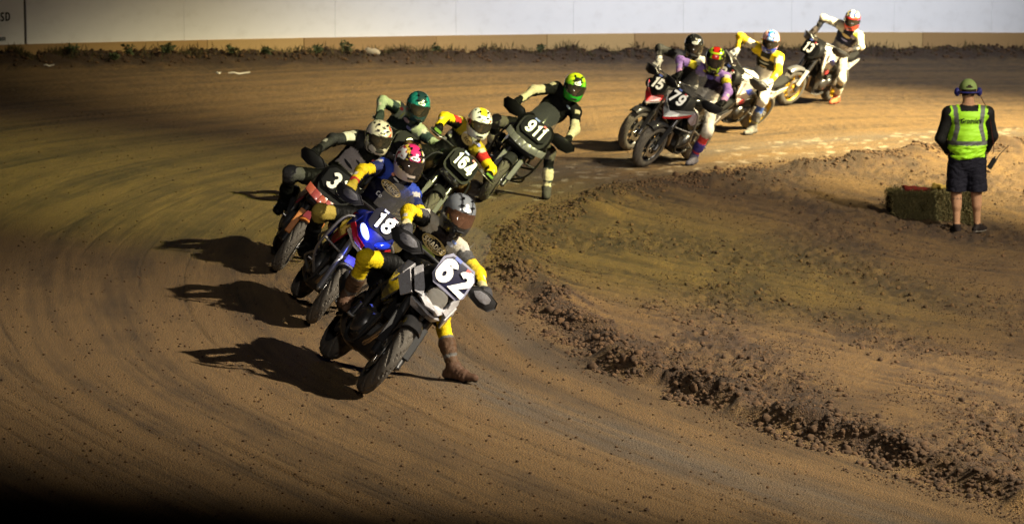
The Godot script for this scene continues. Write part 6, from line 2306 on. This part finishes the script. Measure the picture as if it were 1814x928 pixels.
	# radio at the hip with its long antenna: a thing of its own
	var R := thing("handheld_radio", Transform3D(Basis(Vector3(0, 0, 1), -0.55), P.call(0.262, 0.80, 0.09)), "black two-way radio with long antenna at the marshal's right hip", "radio")
	var rm := M(lin(0.012, 0.012, 0.013), 0.5, 0.0, false)
	st = S()
	cbox(st, at3(0, 0.03, 0), Vector3(0.06, 0.14, 0.036), 0.01)
	part(st, "case", rm, R)
	st = S()
	tube(st, [V3(0.018, 0.10, 0), V3(0.022, 0.17, 0), V3(0.05, 0.31, 0)], [0.007, 0.005, 0.003], 6)
	part(st, "antenna", rm, R)
	st = S()
	tube(st, [V3(-0.012, 0.098, 0), V3(-0.012, 0.118, 0)], 0.008, 8)
	part(st, "knob", rm, R)

func build_bale():
	var c := Vector3(4.98, 0, -40.03)
	var gy := ground_y(c.x, c.z)
	c.y = gy - 0.02
	var o := thing("hay_bale", Transform3D(Basis(Vector3.UP, deg_to_rad(4.0)), c), "rectangular green hay bale lying behind the marshal's legs", "hay bale")
	var W := 0.98
	var H := 0.335
	var D := 0.46
	var st := S()
	# core: rounded, lumpy block
	var rows := []
	for i in 15:
		var t := i / 14.0
		var x := (t - 0.5) * W
		var e := 0.84 + 0.16 * minf(1.0, minf(t, 1.0 - t) * 9.0)
		var r := ring(V3(x, H * 0.5, 0), Vector3(0, 0, 1), Vector3.UP, D * 0.5 * e, H * 0.5 * e, 24, 3.6)
		for j in r.size():
			r[j] += V3(0, r[j].y - H * 0.5, r[j].z) * 0.22 * nz.get_noise_3d(x * 5.0, r[j].y * 7.0, r[j].z * 7.0)
		rows.append(r)
	loft(st, rows)
	part(st, "bale_core", M(lin(0.045, 0.038, 0.014), 0.95), o)
	# stalks
	var mm := MultiMesh.new()
	mm.transform_format = MultiMesh.TRANSFORM_3D
	mm.use_colors = true
	var sg := S()
	sg.set_smooth_group(-1)
	var tri3 := []
	for y in [0.0, 0.5, 1.0]:
		var rr := PackedVector3Array()
		for k in 3: rr.append(V3(cos(TAU * k / 3) * 0.0032, y, sin(TAU * k / 3) * 0.0032 + 0.02 * y * y))
		tri3.append(rr)
	loft(sg, tri3)
	mm.mesh = mk(sg)
	mm.instance_count = 9000
	for i in 9000:
		var f := rng.randf()
		var p: Vector3
		var d: Vector3
		var x := rng.randf_range(-0.5, 0.5) * W
		if f < 0.5:
			p = V3(x, rng.randf_range(0.01, H), D * 0.5 - 0.006)
			d = V3(rng.randfn(0.0, 0.28), rng.randfn(0.0, 1.0), rng.randf_range(-0.05, 0.42))
		elif f < 0.75:
			p = V3(x, H - 0.008, rng.randf_range(-0.5, 0.5) * D)
			d = V3(rng.randfn(0.0, 0.5), rng.randf_range(0.0, 0.7), rng.randfn())
		elif f < 0.87:
			p = V3((-0.5 if rng.randf() < 0.5 else 0.5) * W * 0.97, rng.randf_range(0.01, H), rng.randf_range(-0.45, 0.45) * D)
			d = V3(signf(p.x) * rng.randf_range(0.0, 0.3), rng.randfn(), rng.randfn() * 0.6)
		else:
			p = V3(x, rng.randf_range(0.0, H), -D * 0.5 + 0.006)
			d = V3(rng.randfn(0.0, 0.3), rng.randfn(), rng.randf_range(-0.16, 0.05))
		d = d.normalized()
		var L := rng.randf_range(0.04, 0.17)
		var sd := d.cross(V3(0.3, 0.2, 0.9)).normalized()
		var w := rng.randf_range(0.6, 1.3)
		mm.set_instance_transform(i, Transform3D(Basis(sd * w, d * L, sd.cross(d) * w), p - d * L * 0.5))
		var g := lin(0.065, 0.065, 0.02).lerp(lin(0.40, 0.30, 0.12), rng.randf() * 0.8 * rng.randf() + 0.08)
		mm.set_instance_color(i, g)
	var mi := MultiMeshInstance3D.new()
	mi.name = "stalks"
	mi.multimesh = mm
	var hm := StandardMaterial3D.new()
	hm.vertex_color_use_as_albedo = true
	hm.roughness = 0.8
	mi.material_override = hm
	mi.set_meta("kind", "stuff")
	o.add_child(mi)
	for s in [-1, 1]:
		st = S()
		var tw := []
		for j in 25:
			var r := ring(V3(s * 0.2, H * 0.5, 0), Vector3(0, 0, 1), Vector3.UP, D * 0.5 + 0.005, H * 0.5 + 0.005, 24, 5.0)
			tw.append(r[j % 24])
		tube(st, tw, 0.003, 5)
		part(st, "twine", M(lin(0.30, 0.20, 0.08), 0.8), o)
	# flags laid on top
	var top := c + V3(0, H + 0.01, 0)
	flag_on(top + V3(-0.16, 0, 0.06), 0.10, lin(0.24, 0.014, 0.010), 0.42, "rolled red flag lying on top of the hay bale")
	flag_on(top + V3(0.12, 0.03, 0.10), -0.25, lin(0.38, 0.26, 0.05), 0.26, "folded yellow flag lying on the hay bale beside the red one")

func flag_on(p: Vector3, turn: float, col: Color, l: float, label: String):
	var o := thing("flag", Transform3D(Basis(Vector3.UP, turn), p), label, "flag")
	var st := S()
	var rows := []
	for i in 13:
		var t := i / 12.0
		var w := lerpf(0.095, 0.035, t) * (1.0 + 0.15 * sin(i * 1.7))
		var h := lerpf(0.040, 0.016, t)
		var r := ring(V3((t - 0.4) * l, h + 0.004 * sin(i * 2.0), 0.01 * sin(i * 1.1)), Vector3(0, 0, 1), Vector3.UP, w, h, 16, 2.0)
		for j in r.size(): r[j].y += 0.006 * sin(j * 2.3 + i * 0.6)
		rows.append(r)
	loft(st, rows)
	part(st, "cloth", M(col, 0.8, 0.0, false), o)
	st = S()
	tube(st, [V3(-0.46 * l, 0.035, 0), V3(0.85 * l, 0.016, 0)], 0.009, 8)
	part(st, "stick", M(lin(0.5, 0.45, 0.36), 0.6), o)
